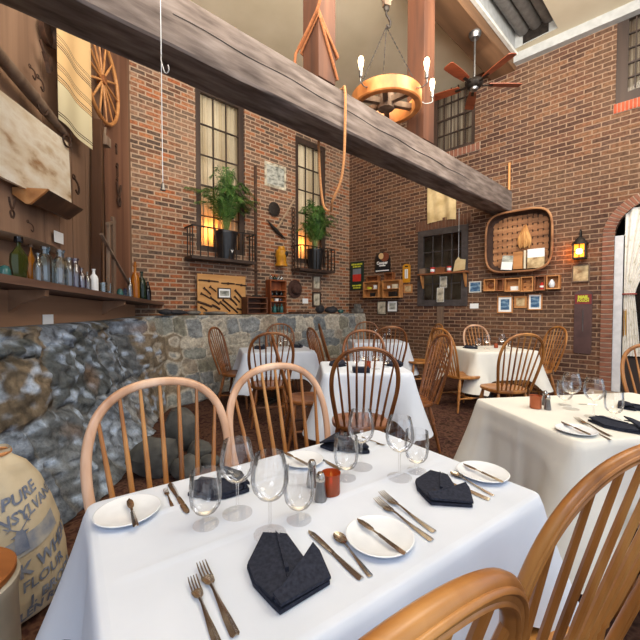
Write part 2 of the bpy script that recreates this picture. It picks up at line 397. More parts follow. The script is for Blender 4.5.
# ------------------------------------------------------------------ windows
def curtainmat(name, c1, c2, st):
    m, nt, nd, lk = newmat(name); tc = N(nt, 'ShaderNodeTexCoord'); mp = N(nt, 'ShaderNodeMapping'); mp.inputs['Scale'].default_value = st; lk.new(tc.outputs['Object'], mp.inputs[0])
    no = N(nt, 'ShaderNodeTexNoise'); no.inputs['Scale'].default_value = 9; lk.new(mp.outputs[0], no.inputs[0]); r = ramp(nt, [(.35, c1), (.65, c2)]); lk.new(no.outputs[0], r.inputs[0])
    d = N(nt, 'ShaderNodeBsdfDiffuse'); t = N(nt, 'ShaderNodeBsdfTranslucent'); x = N(nt, 'ShaderNodeMixShader'); x.inputs[0].default_value = .55; o = N(nt, 'ShaderNodeOutputMaterial')
    for n_ in (d, t): lk.new(r.outputs[0], n_.inputs[0])
    lk.new(d.outputs[0], x.inputs[1]); lk.new(t.outputs[0], x.inputs[2]); lk.new(x.outputs[0], o.inputs[0]); return m
M['curtain'] = curtainmat('beige_curtain', (216, 198, 168), (246, 234, 210), (3, 1, .04))
M['curtain_brown'] = curtainmat('brown_curtain', (110, 92, 78), (190, 176, 160), (2.5, 1, .05))
M['dim_room'] = mottle('dim_room', [(.4, (52, 42, 34)), (.6, (120, 112, 96))], 1.6, .9)  # paler mottling paints in pane reflections and a dim interior
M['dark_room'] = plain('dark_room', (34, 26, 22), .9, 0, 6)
def window(w, r, name, cols, rows, fm, y, fw=.06, curtain=None, label=None, back=True, bars=.016):
    u0, u1, z0, z1 = r
    root = bpy.data.objects.new(name, None); COL.objects.link(root); root['kind'] = 'structure'
    root.location = w.P((u0 + u1) / 2, z0, 0); root.rotation_euler.z = w.ang
    h = (u1 - u0) / 2; H = z1 - z0; g = .002
    b = MB().box(-h + g, -h + fw, y, y + .07, g, H - g).box(h - fw, h - g, y, y + .07, g, H - g).box(-h + fw, h - fw, y, y + .07, g, fw).box(-h + fw, h - fw, y, y + .07, H - fw, H - g)
    b.obj('window_frame', fm, root, 0)
    b = MB(); iw = 2 * (h - fw)
    for k in range(1, cols): xx = -h + fw + iw * k / cols; b.box(xx - bars / 2, xx + bars / 2, y + .02, y + .05, fw, H - fw)
    for k in range(1, rows):
        zz = fw + (H - 2 * fw) * k / rows; t = bars * (1.7 if k == rows // 2 else 1); b.box(-h + fw, h - fw, y + .015, y + .055, zz - t / 2, zz + t / 2)
    b.obj('glazing_bars', fm, root, 0)
    MB().box(-h + fw, h - fw, y + .033, y + .036, fw, H - fw).obj('pane', 'pane', root, 0)
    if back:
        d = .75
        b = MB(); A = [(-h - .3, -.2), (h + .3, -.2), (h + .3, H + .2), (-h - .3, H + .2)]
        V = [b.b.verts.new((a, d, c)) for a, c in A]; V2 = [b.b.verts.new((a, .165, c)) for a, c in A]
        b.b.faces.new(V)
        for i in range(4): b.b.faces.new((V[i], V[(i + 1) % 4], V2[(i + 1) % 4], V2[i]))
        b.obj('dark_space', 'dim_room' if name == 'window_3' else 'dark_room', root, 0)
    if curtain:
        b = MB(); nf = curtain[1]
        b.grid(lambda s, t: Vector((-h - .05 + s * (2 * h + .1), y + .15 + .02 * math.sin(s * nf * 2 * PI) + .006 * math.sin(s * 37 + 3), t * H)), nf * 8, 4)
        c = b.obj('curtain', curtain[0]); c.location = root.location; c.rotation_euler.z = w.ang; tag(c, label, 'curtain')
    return root
window(WB, w1, 'window_1', 3, 5, 'frame_dark', .03, .1, ('curtain', 12), 'beige pleated curtain behind the tall brick-wall window beside the pump')
window(WB, w2, 'window_2', 3, 5, 'frame_dark', .03, .1, ('curtain', 12), 'beige pleated curtain behind the tall window above the grey box cabinet hat')
window(WR, w3, 'window_3', 4, 4, 'frame_slate', -.02, .12, None)
window(WR, w4, 'window_4', 5, 4, 'frame_dark', .03, .07, ('curtain_brown', 8), 'brown streaked curtain in the high window behind the ceiling fan')
window(WR, w5, 'window_5', 3, 5, 'frame_dark', .0, .13, ('curtain_brown', 9), 'brown and grey curtain in the high window above the arched doorway')
# warm lamps low behind the back windows, plus added neutral lights backlighting the curtains
def plamp(loc, e, c, r=.05):
    l = bpy.data.lights.new('lamp_or_fill', 'POINT'); l.energy = e; l.color = lin(c)[:3]; l.shadow_soft_size = r
    o = bpy.data.objects.new('lamp_or_fill', l); COL.objects.link(o); o.location = loc; return o
for w_, r_, fr_, e_ in ((WB, w1, .14, 20), (WB, w2, .16, 14)):
    plamp(w_.P((r_[0] + r_[1]) / 2 - .1, r_[2] + fr_ * (r_[3] - r_[2]), -.32), e_, (255, 160, 70), .06)
    plamp(w_.P((r_[0] + r_[1]) / 2, r_[2] + .5 * (r_[3] - r_[2]), -.62), 9, (246, 242, 232), .25)  # added neutral light so the curtain looks backlit
    plamp(w_.P((r_[0] + r_[1]) / 2, r_[2] + .85 * (r_[3] - r_[2]), -.62), 10, (246, 242, 232), .25)  # second added backlight, behind the upper curtain
plamp(WR.P((w4[0] + w4[1]) / 2, (w4[2] + w4[3]) / 2, -.62), 8, (240, 240, 230), .2)  # added backlight for the brown curtain by the fan
plamp(WR.P((w5[0] + w5[1]) / 2, (w5[2] + w5[3]) / 2, -.62), 14, (240, 240, 230), .2)  # added backlight for the curtain above the doorway
# window sills (timber ledges) under the back windows
# ------------------------------------------------------------------ arched doorway
M['door_white'] = plain('door_white', (206, 208, 214), .5, 0, 8)
M['door_dark'] = wood('door_dark', (30, 22, 20), (48, 36, 32), (62, 48, 42), 5, .5)
droot = bpy.data.objects.new('door_1', None); COL.objects.link(droot); droot['kind'] = 'structure'; droot.location = WR.P(dr[0], 0, 0); droot.rotation_euler.z = WR.ang
W_ = dr[1] - dr[0]
MB().box(0.002, .1, .03, .14, .12, dspring).box(W_ - .1, W_ - .002, .03, .14, .12, dspring).obj('door_frame', 'door_white', droot, 0)
MB().box(.1, W_ - .1, .09, .14, .12, .62).box(.1, .16, .09, .14, .62, dspring).box(W_ - .16, W_ - .1, .09, .14, .62, dspring).obj('door_panel', 'door_dark', droot, 0)
MB().prism([(.1, .62)] + [(x - dr[0], z) for x, z in arch(aw - .1, dr[3] - dspring - .05)] + [(W_ - .1, .62)], .12, .125).obj('pane', 'pane', droot, 0)
MB().tube([(.135, .05, .95), (.135, .05, 1.3)], .018, 8).box(.12, .15, .05, .1, .93, .97).box(.12, .15, .05, .1, 1.28, 1.32).obj('door_handle', 'brass', droot)
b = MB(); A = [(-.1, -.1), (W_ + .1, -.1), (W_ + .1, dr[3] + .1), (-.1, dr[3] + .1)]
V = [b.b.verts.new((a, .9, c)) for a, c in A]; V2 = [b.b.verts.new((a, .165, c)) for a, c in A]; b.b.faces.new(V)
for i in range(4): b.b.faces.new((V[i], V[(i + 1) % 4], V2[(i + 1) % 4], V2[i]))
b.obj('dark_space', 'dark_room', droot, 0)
MB().box(-.25, W_ + .25, -.35, .16, 0, .12).obj('doorstep', 'mortar', droot, 0)
# curtain tied back inside the doorway
M['floral'] = mottle('floral_linen', [(.28, (190, 188, 168)), (.4, (226, 223, 216)), (.66, (236, 234, 230)), (.78, (206, 200, 184))], 16, .9, stretch=(1, 1, 1), spec=.1)
cr = thing('curtain', 'white floral curtain tied back in the arched doorway', 'curtain', WR.P(dr[0], 0, 0), WR.ang)
ztop, ztie, zbot = dr[3] - .1, WR.uv(625, 294)[1], WR.uv(625, 356)[1]
def cf(s, t):
    z = zbot + t * (ztop - zbot)
    if z > ztie: q = (z - ztie) / (ztop - ztie); wdt = .12 + .5 * q ** 1.2
    else: q = (ztie - z) / (ztie - zbot); wdt = .12 + .08 * q
    return Vector((.115 + s * wdt, .045 + .022 * math.sin(s * 6 * 2 * PI) * (.5 + .35 * abs(z - ztie)), z))
MB().grid(cf, 70, 24).obj('drape', 'floral', cr)
MB().torus((.175, .045, ztie), .075, .011, 'z', 20, 6, (1, .45)).obj('tie_band', plain('tie_red', (150, 60, 48), .8), cr)
# ------------------------------------------------------------------ ceiling, beams, posts
BD = Vector((.735, .678)).normalized(); BN = Vector((-BD.y, BD.x)); BANG = math.atan2(BD.y, BD.x)
def beam_local(p):     # world -> (along, across, z)
    q = Vector((p.x, p.y)); return q.dot(BD), q.dot(BN), p.z
s0, s1 = WR.hit(520, 47), WR.hit(563, 30)
a0, b0, _ = beam_local(WR.hit(516, 69)); a1, b1, _ = beam_local(s1)
be = beam_local(WR.hit(545, 45))[0]
# ceiling built in beam frame: x along beam, "z" across (BN); opening for the skylight well
mb = MB().holes(-7, 11, -9, 9, [(-4, be - .25, b1, b0 - .06)], -.01)
cl = struct(mb.obj('ceiling', 'cream', smooth=0))
cl.matrix_world = Matrix(((BD.x, 0, BN.x, 0), (BD.y, 0, BN.y, 0), (0, -1, 0, ZC), (0, 0, 0, 1)))
# skylight well
M['well'] = plain('skylight_well', (170, 172, 172), .6, 0, 8); M['shutter'] = plain('grey_shutter', (104, 102, 100), .5, 0, 10)
sk = bpy.data.objects.new('window_6', None); COL.objects.link(sk); sk['kind'] = 'structure'; sk.rotation_euler.z = BANG
mb = MB(); x0, x1_, y0, y1 = -4, be - .25, b1, b0 - .06
for p in ([(x0, y0), (x1_, y0)], [(x1_, y0), (x1_, y1)], [(x1_, y1), (x0, y1)]):
    mb.b.faces.new([mb.b.verts.new(v) for v in ((*p[0], ZC), (*p[1], ZC), (*p[1], ZC + .55), (*p[0], ZC + .55))])
mb.obj('skylight_well', 'well', sk, 0)
MB().box(x0, x1_, y0, y1, ZC + .5, ZC + .55).obj('skylight_panel', 'shutter', sk, 0)
for k in range(3):
    yy = y0 + (y1 - y0) * (.2 + .3 * k)
    MB().tube([(x0, yy, ZC + .22), (x1_ - .02, yy, ZC + .22)], .085, 14).obj('shutter_roll', 'shutter', sk)
MB().box(x1_ - .02, x1_ + .02, y0 + .12, y1 - .12, ZC + .02, ZC + .2).obj('dark_vent', 'iron', sk, 0)
MB().box(x0, x1_ + .25, y1 - .0, y1 + .05, ZC - .05, ZC + .01).obj('skylight_trim', 'white', sk, 0)
# white cornice along the wall at the ceiling
MB().box(3.2, 6.5, -.12, -.0, ZC - .14, ZC).obj('trim_6', 'well', smooth=0)
t = bpy.data.objects['trim_6']; onwall(t, WR)
# main beam
ztp, zbt = WR.hit(511, 191).z, WR.hit(511, 212).z
pe = WR.hit(511, 203); ae, bf, _ = beam_local(pe)
pf = at_z(161, 39, zbt); bf = (bf + beam_local(pf)[1]) / 2
BW = .33
M['beam'] = mottle('grey_timber', [(.28, (80, 70, 65)), (.5, (112, 100, 94)), (.75, (140, 128, 122))], 9, .85, stretch=(.35, 2, 2), detail=11, bstr=.7, bdist=.01, dist=.1, spec=.15)
M['beam_dark'] = mottle('dark_timber', [(.3, (58, 48, 42)), (.7, (92, 78, 68))], 6, .8, stretch=(.12, 1, 1), detail=6, bstr=.4, bdist=.01)
def beam(name, a0, a1, b0, b1, z0, z1, mat, label, wob=.008):
    mb = MB(); n = 60
    def sec(i):
        a = a0 + (a1 - a0) * i / n; e = lambda k: wob * mnoise.noise(Vector((a * 2.2, k * 5.3, 0))) + wob * .6 * mnoise.noise(Vector((a * 9, k * 3.1, 2)))
        c = .014
        return [Vector(v) for v in ((a, b0 + e(1), z0 + c), (a, b0 + c, z0 + e(2)), (a, b1 - c, z0 + e(3)), (a, b1 + e(4), z0 + c), (a, b1 + e(5), z1 - c), (a, b1 - c, z1 + e(6)), (a, b0 + c, z1 + e(7)), (a, b0 + e(8), z1 - c))]
    rs = [[mb.b.verts.new(v) for v in sec(i)] for i in range(n + 1)]
    for A, B in zip(rs, rs[1:]):
        for k in range(8): mb.b.faces.new((A[k], A[(k + 1) % 8], B[(k + 1) % 8], B[k]))
    mb.b.faces.new(rs[0]); mb.b.faces.new(rs[-1])
    o = mb.obj(name, mat); o.rotation_euler.z = BANG
    return tag(o, label, 'beam')
mbm = beam('timber_beam', beam_local(WL.hit(10, 10))[0] - 2.6, ae + .12, bf, bf + BW, zbt, ztp, 'beam', 'long grey weathered timber beam crossing the room below the posts')
# crack along the beam face
cb = MB()
pts = []
for k in range(40):
    t = k / 39; a = beam_local(at_z(160, 10, ztp))[0] * (1 - t) + (ae - 1.6) * t
    pts.append((a, bf - .002, zbt + (ztp - zbt) * (.56 + .02 * math.sin(k * .9) - .12 * t)))
cb.tube(pts, [.0022 + .002 * math.sin(PI * k / 39) for k in range(40)], 5).obj('crack', 'iron', mbm)
zu = (WR.hit(516, 69).z + WR.hit(491, 82).z) / 2
hb0, hb1 = beam_local(WR.hit(516, 69)), beam_local(WR.hit(491, 82))
M['beam_brown'] = mottle('brown_timber', [(.3, (92, 66, 44)), (.6, (128, 94, 66)), (.8, (150, 112, 80))], 5, .7, stretch=(.12, 1, 1), detail=6)
beam('roof_beam', -3, hb0[0] + .5, hb0[1], hb1[1], zu, ZC - .002, 'beam_brown', 'brown roof beam under the ceiling that carries the fan', .004)
def post(px, wd, label, flush=.0):
    d = ray(px, 80); # intersect front plane across = bf
    k = bf / (Vector((d.x, d.y)).dot(BN)); p = CAM + d * k; a = beam_local(p)[0]
    mb = MB().box(0, wd, 0, wd, ztp + .012, zu - .006, None, .006)
    o = mb.obj('timber_post', 'post', smooth=20); q = BD * a + BN * (bf + flush); o.location = (q.x, q.y, 0); o.rotation_euler.z = BANG
    return tag(o, label, 'post'), a
post1, pa1 = post(319.5, .21, 'square brown timber post on the beam with rope knotted around it', .012)
post2, pa2 = post(425, .235, 'square reddish timber post behind the wheel chandelier', .012)
# ------------------------------------------------------------------ stone wall
bot = [(-2.0, -1.2), (-1.95, .6), (-1.88, 1.6), (-1.58, 2.25), (-1.55, 2.75), (-1.62, 3.1), (-1.75, 3.6), (-1.95, 4.2), (-2.0, 4.75), (-1.72, 5.12)]
top = []
for (x, y) in bot[:-2]:
    uu = (y - WL.O.y) / WL.d.y; q = WL.P(uu - .1, 0, .1 + (.06 if y > 3 else .12)); top.append((q.x, q.y))
def boff(u, o): q = WB.P(u, 0, o); return (q.x, q.y)
top += [boff(UBL + .32, .28), boff(UBL + .55, .5)]
for u in (-3.6, -2.8, -2.0, -1.2, -.5, -.02):
    bot.append(boff(u, .62)); top.append(boff(u, .5))
def pl(poly):
    L = [0]
    for a, b in zip(poly, poly[1:]): L.append(L[-1] + math.dist(a, b))
    return L
Lb = pl(bot); nS, nT = 560, 76
def interp(poly, L, s):
    i = max(j for j in range(len(L)) if L[j] <= s + 1e-9); i = min(i, len(poly) - 2); return lerp(poly[i], poly[i + 1], (s - L[i]) / (L[i + 1] - L[i]))
Lpar = Lb
STOP = 1.225
# seeds
rng = np.random.RandomState(5); seeds = []; cols = []
pal = [(118, 122, 124), (136, 138, 136), (158, 154, 144), (154, 148, 136), (122, 120, 108), (140, 130, 116), (104, 110, 114), (164, 158, 146), (128, 130, 124), (148, 140, 128)]
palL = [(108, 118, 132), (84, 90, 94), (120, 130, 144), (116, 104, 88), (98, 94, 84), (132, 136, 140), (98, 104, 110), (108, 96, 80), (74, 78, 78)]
Ltot = Lb[-1]; Ledge = Lb[8]
z = 0
while z < 1.3:
    h = rng.uniform(.16, .29); s = Ledge - .3 + rng.uniform(0, .2)
    while s < Ltot + .3:
        w_ = rng.uniform(.2, .52); seeds.append((s + w_ / 2, z + h / 2 + rng.uniform(-.03, .03), w_, h)); cols.append(pal[rng.randint(len(pal))]); s += w_
    z += h
z = 0
while z < 1.3:
    h = rng.uniform(.3, .55) if z < .75 else rng.uniform(.12, .2); s = -.3
    while s < Ledge - .3:
        w_ = rng.uniform(.4, .9) if z < .75 else rng.uniform(.14, .4); seeds.append((s + w_ / 2, z + h / 2 + rng.uniform(-.08, .08), w_ * rng.uniform(.8, 1.2), h)); cols.append(palL[rng.randint(len(palL))]); s += w_
    z += h
S_ = np.array(seeds); C_ = np.array([lin(c)[:3] for c in cols])
mb = MB(); verts = []; colr = []
for i in range(nS + 1):
    s = Ltot * i / nS; pb = interp(bot, Lb, s); ptp = interp(top, Lb, s)
    row = []
    lft = max(0, min(1, (Ledge - s) / .6))
    for j in range(nT + 1):
        t = j / nT; zz = t * (STOP - .03 * lft)
        e = t ** (.75 if lft > .5 else 1)
        x = pb[0] + (ptp[0] - pb[0]) * e; y = pb[1] + (ptp[1] - pb[1]) * e
        n3 = mnoise.noise(Vector((s * 2.3, zz * 2.3, 1)))
        ss, zz2 = s + .05 * mnoise.noise(Vector((s * 6, zz * 6, 4))) , zz + .04 * mnoise.noise(Vector((s * 6, zz * 6, 9)))
        du = np.abs(S_[:, 0] - ss) / S_[:, 2]; dv = np.abs(S_[:, 1] - zz2) / S_[:, 3]
        d = (du ** 3.2 + dv ** 3.2) ** (1 / 3.2); o = np.argpartition(d, 2)[:2]; o = o[np.argsort(d[o])]
        gap = d[o[1]] - d[o[0]]; k = o[0]
        face = min(1, gap / .16)
        rr = math.sin(k * 12.9898) * .5 + .5
        amp = .022 + .03 * lft
        disp = amp * (rr * .8 + .4) * face ** .5 + (.03 + .07 * lft) * n3 + lft * (.035 * abs(mnoise.noise(Vector((s * 4.5, zz * 9 + s * 2, 6)))) + .02 * mnoise.noise(Vector((s * 11, zz * 22 + s * 5, 3)))) + .012 * mnoise.noise(Vector((s * 14, zz * 14, 2))) * (1 + lft)
        if j == 0 or j == nT: disp *= .3
        c = C_[k].copy()
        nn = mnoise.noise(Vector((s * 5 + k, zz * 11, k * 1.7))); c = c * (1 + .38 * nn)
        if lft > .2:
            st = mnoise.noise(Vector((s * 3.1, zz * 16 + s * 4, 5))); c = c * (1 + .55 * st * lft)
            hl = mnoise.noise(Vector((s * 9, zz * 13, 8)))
            if hl > .12: c = c + (np.array(lin((172, 190, 214))[:3]) - c) * min(.75, (hl - .12) * 2.6)  # bluish highlights painted into the rough stone colour
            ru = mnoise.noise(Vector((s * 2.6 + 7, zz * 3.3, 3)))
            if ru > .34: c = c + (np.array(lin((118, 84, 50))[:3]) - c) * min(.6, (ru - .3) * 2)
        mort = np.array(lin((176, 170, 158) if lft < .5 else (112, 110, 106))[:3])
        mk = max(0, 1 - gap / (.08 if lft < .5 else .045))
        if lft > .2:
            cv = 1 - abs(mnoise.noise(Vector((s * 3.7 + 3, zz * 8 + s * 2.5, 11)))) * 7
            if cv > 0: c = c * (1 - .65 * cv * lft)  # crevice shade painted into the stone colour along noise ridges
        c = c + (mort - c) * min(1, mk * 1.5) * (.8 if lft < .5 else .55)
        row.append((x, y, zz, disp)); colr.append(np.clip(c, .01, .9))
    verts.append(row)
P = [[None] * (nT + 1) for _ in range(nS + 1)]
for i in range(nS + 1):
    a, b = verts[max(0, i - 6)], verts[min(nS, i + 6)]
    for j in range(nT + 1):
        x, y, zz, dsp = verts[i][j]; tx, ty = b[j][0] - a[j][0], b[j][1] - a[j][1]; L_ = math.hypot(tx, ty) or 1
        P[i][j] = mb.b.verts.new((x + ty / L_ * dsp, y - tx / L_ * dsp, zz))
for i in range(nS):
    for j in range(nT): mb.b.faces.new((P[i][j], P[i + 1][j], P[i + 1][j + 1], P[i][j + 1]))
# ledge on top back to the brick / plank wall
led = []
for i in range(nS + 1):
    s = Ltot * i / nS; p = P[i][nT].co
    if s < Ledge - .05:
        uu = (Vector((p.x, p.y)) - WL.O).dot(WL.d); q = WL.P(min(uu, .2), p.z, -.04)
    else:
        uu = (Vector((p.x, p.y)) - WB.O).dot(WB.d); q = WB.P(uu, p.z, -.02)
    led.append(mb.b.verts.new(q))
for i in range(nS): mb.b.faces.new((P[i][nT], P[i + 1][nT], led[i + 1], led[i]))
m, nt, nd, lk = newmat('stone')
at = N(nt, 'ShaderNodeVertexColor'); at.layer_name = 'Col'
tc = N(nt, 'ShaderNodeTexCoord'); no = N(nt, 'ShaderNodeTexNoise'); no.inputs['Scale'].default_value = 20; no.inputs['Detail'].default_value = 12; no.inputs['Roughness'].default_value = .7; lk.new(tc.outputs['Object'], no.inputs[0])
rr_ = ramp(nt, [(.32, (110, 110, 112)), (.66, (255, 255, 255))]); lk.new(no.outputs[0], rr_.inputs[0])
ml = N(nt, 'ShaderNodeMixRGB', blend_type='MULTIPLY'); ml.inputs[0].default_value = .75; lk.new(at.outputs[0], ml.inputs[1]); lk.new(rr_.outputs[0], ml.inputs[2])
g = N(nt, 'ShaderNodeMixRGB', blend_type='MULTIPLY'); g.inputs[0].default_value = 1; lk.new(ml.outputs[0], g.inputs[1]); g.inputs[2].default_value = (1.75, 1.75, 1.75, 1)
M['stone'] = finish(m, nt, g.outputs[0], .75, 0, no.outputs[0], 1.0, .03, spec=.35)
lc = [v for row in P for v in row]
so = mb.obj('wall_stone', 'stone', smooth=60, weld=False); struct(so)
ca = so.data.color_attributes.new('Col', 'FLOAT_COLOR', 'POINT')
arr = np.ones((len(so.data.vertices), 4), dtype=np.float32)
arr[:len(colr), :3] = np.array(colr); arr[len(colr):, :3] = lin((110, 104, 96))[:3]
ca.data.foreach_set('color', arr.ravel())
# ------------------------------------------------------------------ light
w = bpy.data.worlds.new('world'); scene.world = w; w.use_nodes = True
bg = w.node_tree.nodes['Background']; bg.inputs[0].default_value = lin((214, 226, 244)); bg.inputs[1].default_value = 1.4
def fill_area(loc, tgt, e, c, sx, sy):  # unseen fill lights added to brighten the room, not fixtures
    l = bpy.data.lights.new('lamp_or_fill', 'AREA'); l.energy = e; l.color = lin(c)[:3]; l.shape = 'RECTANGLE'; l.size = sx; l.size_y = sy
    o = bpy.data.objects.new('lamp_or_fill', l); COL.objects.link(o); o.location = loc
    o.rotation_euler = (Vector(tgt) - Vector(loc)).to_track_quat('-Z', 'Y').to_euler(); return o
fill_area((-1.5, -2.6, 4.2), (0, 3.5, .8), 190, (232, 240, 255), 4, 2.5)  # added cool fill from behind the camera
fill_area((3.5, 1.0, 4.9), (.5, 5.5, 1.2), 140, (255, 246, 232), 3, 2)
fill_area((1.5, 3.2, 5.2), (1.0, 7.6, 2.2), 230, (255, 244, 226), 4, 2)  # added fill to lift the back walls
fill_area((1.0, 1.0, 3.8), (.9, 1.9, 5.4), 230, (255, 246, 230), 3, 2)  # added upward fill that brightens the ceiling
fill_area((-1.5, .6, 3.9), (-1.0, 1.6, 5.4), 150, (255, 246, 230), 2, 2)  # second added upward fill for the ceiling
scene.view_settings.view_transform = 'Standard'
scene.view_settings.look = 'None'
scene.view_settings.exposure = 0
# ================================================================== CHAIRS
def bow_points():
    hs = [(-.175, 0), (-.2, .13), (-.226, .3), (-.222, .43), (-.185, .53), (-.11, .592), (0, .612)]
    hs = [(x * 1.06, h) for x, h in hs]
    pts = hs + [(-x, h) for x, h in hs[-2::-1]]
    return [Vector((x, -.185 - h * .27, .452 + h)) for x, h in pts]
def make_chair(mat, label):
    t = thing('bow_back_chair', label, 'chair', group='bow-back dining chairs')
    bp = smoothpts(bow_points(), 7); nrm = Vector((0, -1, -.27)).normalized()
    # seat: shield outline with dished top
    mb = MB(); n = 44; ring = []
    for k in range(n):
        a = 2 * PI * k / n; c, s = math.cos(a), math.sin(a)
        x = .225 * math.copysign(abs(c) ** .72, c) * (1 - .1 * (-s if s < 0 else 0)); y = .215 * math.copysign(abs(s) ** .75, s)
        ring.append((x, y))
    def lay(f, z, dish=0): return [mb.b.verts.new((x * f, y * f, z - dish)) for x, y in ring]
    L = [lay(.9, .415), lay(.985, .424), lay(1, .44), lay(.98, .452), lay(.9, .456), lay(.7, .448), lay(.4, .444), lay(.12, .444)]
    for A, B in zip(L, L[1:]):
        for k in range(n): mb.b.faces.new((A[k], A[(k + 1) % n], B[(k + 1) % n], B[k]))
    mb.b.faces.new(L[0][::-1]); mb.b.faces.new(L[-1])
    mb.obj('seat', mat, t)
    # bow: flattened moulded section
    mb = MB(); mb.tube(bp, .0165, 12, ell=(.7, 1.0), ref=nrm)
    for s_ in (-1, 1):
        mb.tube([p + nrm * .0095 + (p - Vector((0, -.25, .75))).normalized() * .0065 * s_ for p in bp], .0038, 6, ref=nrm)
    off = nrm * .0095
    mb.obj('bow', 'bowsheen' if mat == 'oaksheen' else mat, t, 60)
    # spindles
    up = [p for p in bp]
    def bow_at(x):
        c = [p for p in up if p.z > .452 + .2]; best = None
        for p, q in zip(up, up[1:]):
            if (p.x - x) * (q.x - x) <= 0 and max(p.z, q.z) > .452 + .28:
                f = 0 if abs(q.x - p.x) < 1e-9 else (x - p.x) / (q.x - p.x); return p + (q - p) * f
        return min(c, key=lambda p: abs(p.x - x))
    prof = [(0, .0085), (.05, .0095), (.1, .0075), (.13, .013), (.17, .0145), (.22, .0085), (.24, .011), (.26, .0085), (.33, .0095), (.6, .0085), (.85, .0068), (1, .006)]
    for k in range(7):
        f = (k - 3) / 3
        a = Vector((f * .135, -.168 - .012 * (1 - f * f), .448)); b = bow_at(f * .205)
        pts = [a + (b - a) * s for s, _ in prof]
        MB().tube(pts, [r for _, r in prof], 8).obj('spindle', 'oak' if mat == 'oaksheen' else mat, t)
    # legs
    lp = [(0, .013), (.08, .016), (.2, .02), (.3, .0215), (.36, .016), (.39, .022), (.43, .015), (.5, .018), (.62, .021), (.68, .014), (.71, .019), (.76, .014), (.85, .015), (1, .011)]
    feet = {}
    for sx in (-1, 1):
        for sy in (-1, 1):
            a = Vector((sx * .15, sy * .14, .425)); b = Vector((sx * .215, sy * .2 - (.02 if sy < 0 else 0), 0)); feet[sx, sy] = (a, b)
            MB().tube([a + (b - a) * s for s, _ in lp], [r for _, r in lp], 9).obj('leg', mat, t)
    sp = [(0, .008), (.2, .011), (.4, .013), (.5, .017), (.6, .013), (.8, .011), (1, .008)]
    mids = []
    for sx in (-1, 1):
        p = feet[sx, -1][0].lerp(feet[sx, -1][1], .6); q = feet[sx, 1][0].lerp(feet[sx, 1][1], .6); mids.append((p + q) / 2)
        MB().tube([p + (q - p) * s for s, _ in sp], [r for _, r in sp], 8).obj('stretcher', mat, t)
    MB().tube([mids[0] + (mids[1] - mids[0]) * s for s, _ in sp], [r for _, r in sp], 8).obj('stretcher', mat, t)
    return t
PROTO = {}
def chair(x, y, face, mat, label, sc=1.0):
    """face = heading of the sitter in degrees from +X"""
    rz = math.radians(face - 90)
    if mat not in PROTO:
        t = PROTO[mat] = make_chair(mat, label); t.location = (x, y, 0); t.rotation_euler.z = rz; t.scale = (sc,) * 3; return t
    return dup(PROTO[mat], (x, y, 0), rz, label, sc)
def cpx(px, Y): return at_y(px, 309, Y).x
# near table
T1C, T1A = (.003, 1.064), 35.0
ux, uy = math.cos(math.radians(T1A)), math.sin(math.radians(T1A)); nx, ny = -uy, ux
def t1(a, b): return (T1C[0] + ux * a + nx * b, T1C[1] + uy * a + ny * b)
chair(*t1(-.335, .235), T1A - 90, 'oaksheen', 'bow-back oak chair with a painted-on pale sheen at the near table, in front of the rough stone wall', .985)
chair(*t1(.16, .25), T1A - 90, 'oaksheen', 'oak chair with a painted-on pale sheen across the near table, the small back table showing through its spindles', .995)
chair(*t1(-.437, -.345), T1A + 90, 'oak', 'amber oak chair at the near table, only the end of its top rail showing', 1.03)
chair(*t1(.318, -.34), 113, 'oak', 'large amber oak chair at the near table, its bow and spindles cut by the frame', 1.0)
# second table
chair(1.5, 1.32, 96, 'oakdark', 'brown chair with turned legs at the second table, half out of the picture')
chair(2.8, 2.84, 250, 'oak', 'amber oak chair behind the second table, its rounded bow by the doorway', .95)
# middle table
chair(.315, 2.83, 91, 'oakdark', 'brown bow-back chair with its back to us at the middle table', .985)
chair(.86, 3.46, 186, 'oakdark', 'brown chair tucked side-on at the open-floor side of the middle table')
chair(-.12, 3.55, 10, 'oakdark', 'brown chair tucked side-on at the stone-wall side of the middle table')
chair(.48, 4.0, 262, 'oakdark', 'brown bow-back chair facing us across the middle table')
# small back table by the stone wall
chair(-1.13, 4.95, -8, 'oakdark', 'dark chair against the stone wall at the end of the small back table')
chair(-.6, 4.2, 104, 'oakdark', 'dark bow-back chair with its back to us at the small back table')
chair(-.62, 6.0, 285, 'oakdark', 'dark chair behind the small back table, only its bow showing over the glasses')
# far table
chair(1.02, 5.55, 92, 'oakdark', 'dark chair with its back to us at the farthest table')
chair(.95, 6.95, 272, 'oakdark', 'dark chair behind the farthest table under the framed prints')
chair(.33, 6.2, 5, 'oakdark', 'dark chair at the stone-wall end of the farthest table')
chair(.2, 4.95, 20, 'oakdark', 'dark chair standing loose between the middle and the farthest table')
chair(1.68, 6.1, 185, 'oak', 'amber oak chair leaning back at the open-floor end of the farthest table')
# table under the basket
chair(1.9, 4.8, 16, 'oak', 'amber oak chair seen side-on at the near end of the table under the basket')
chair(2.05, 4.0, 97, 'oak', 'amber oak chair with its back to us at the table under the basket', 1.0)
chair(2.74, 5.9, 280, 'oaksheen', 'pale pinkish chair behind the table under the basket', .98)
chair(3.1, 5.2, 180, 'oak', 'amber oak chair by the wall thermometer at the table under the basket')
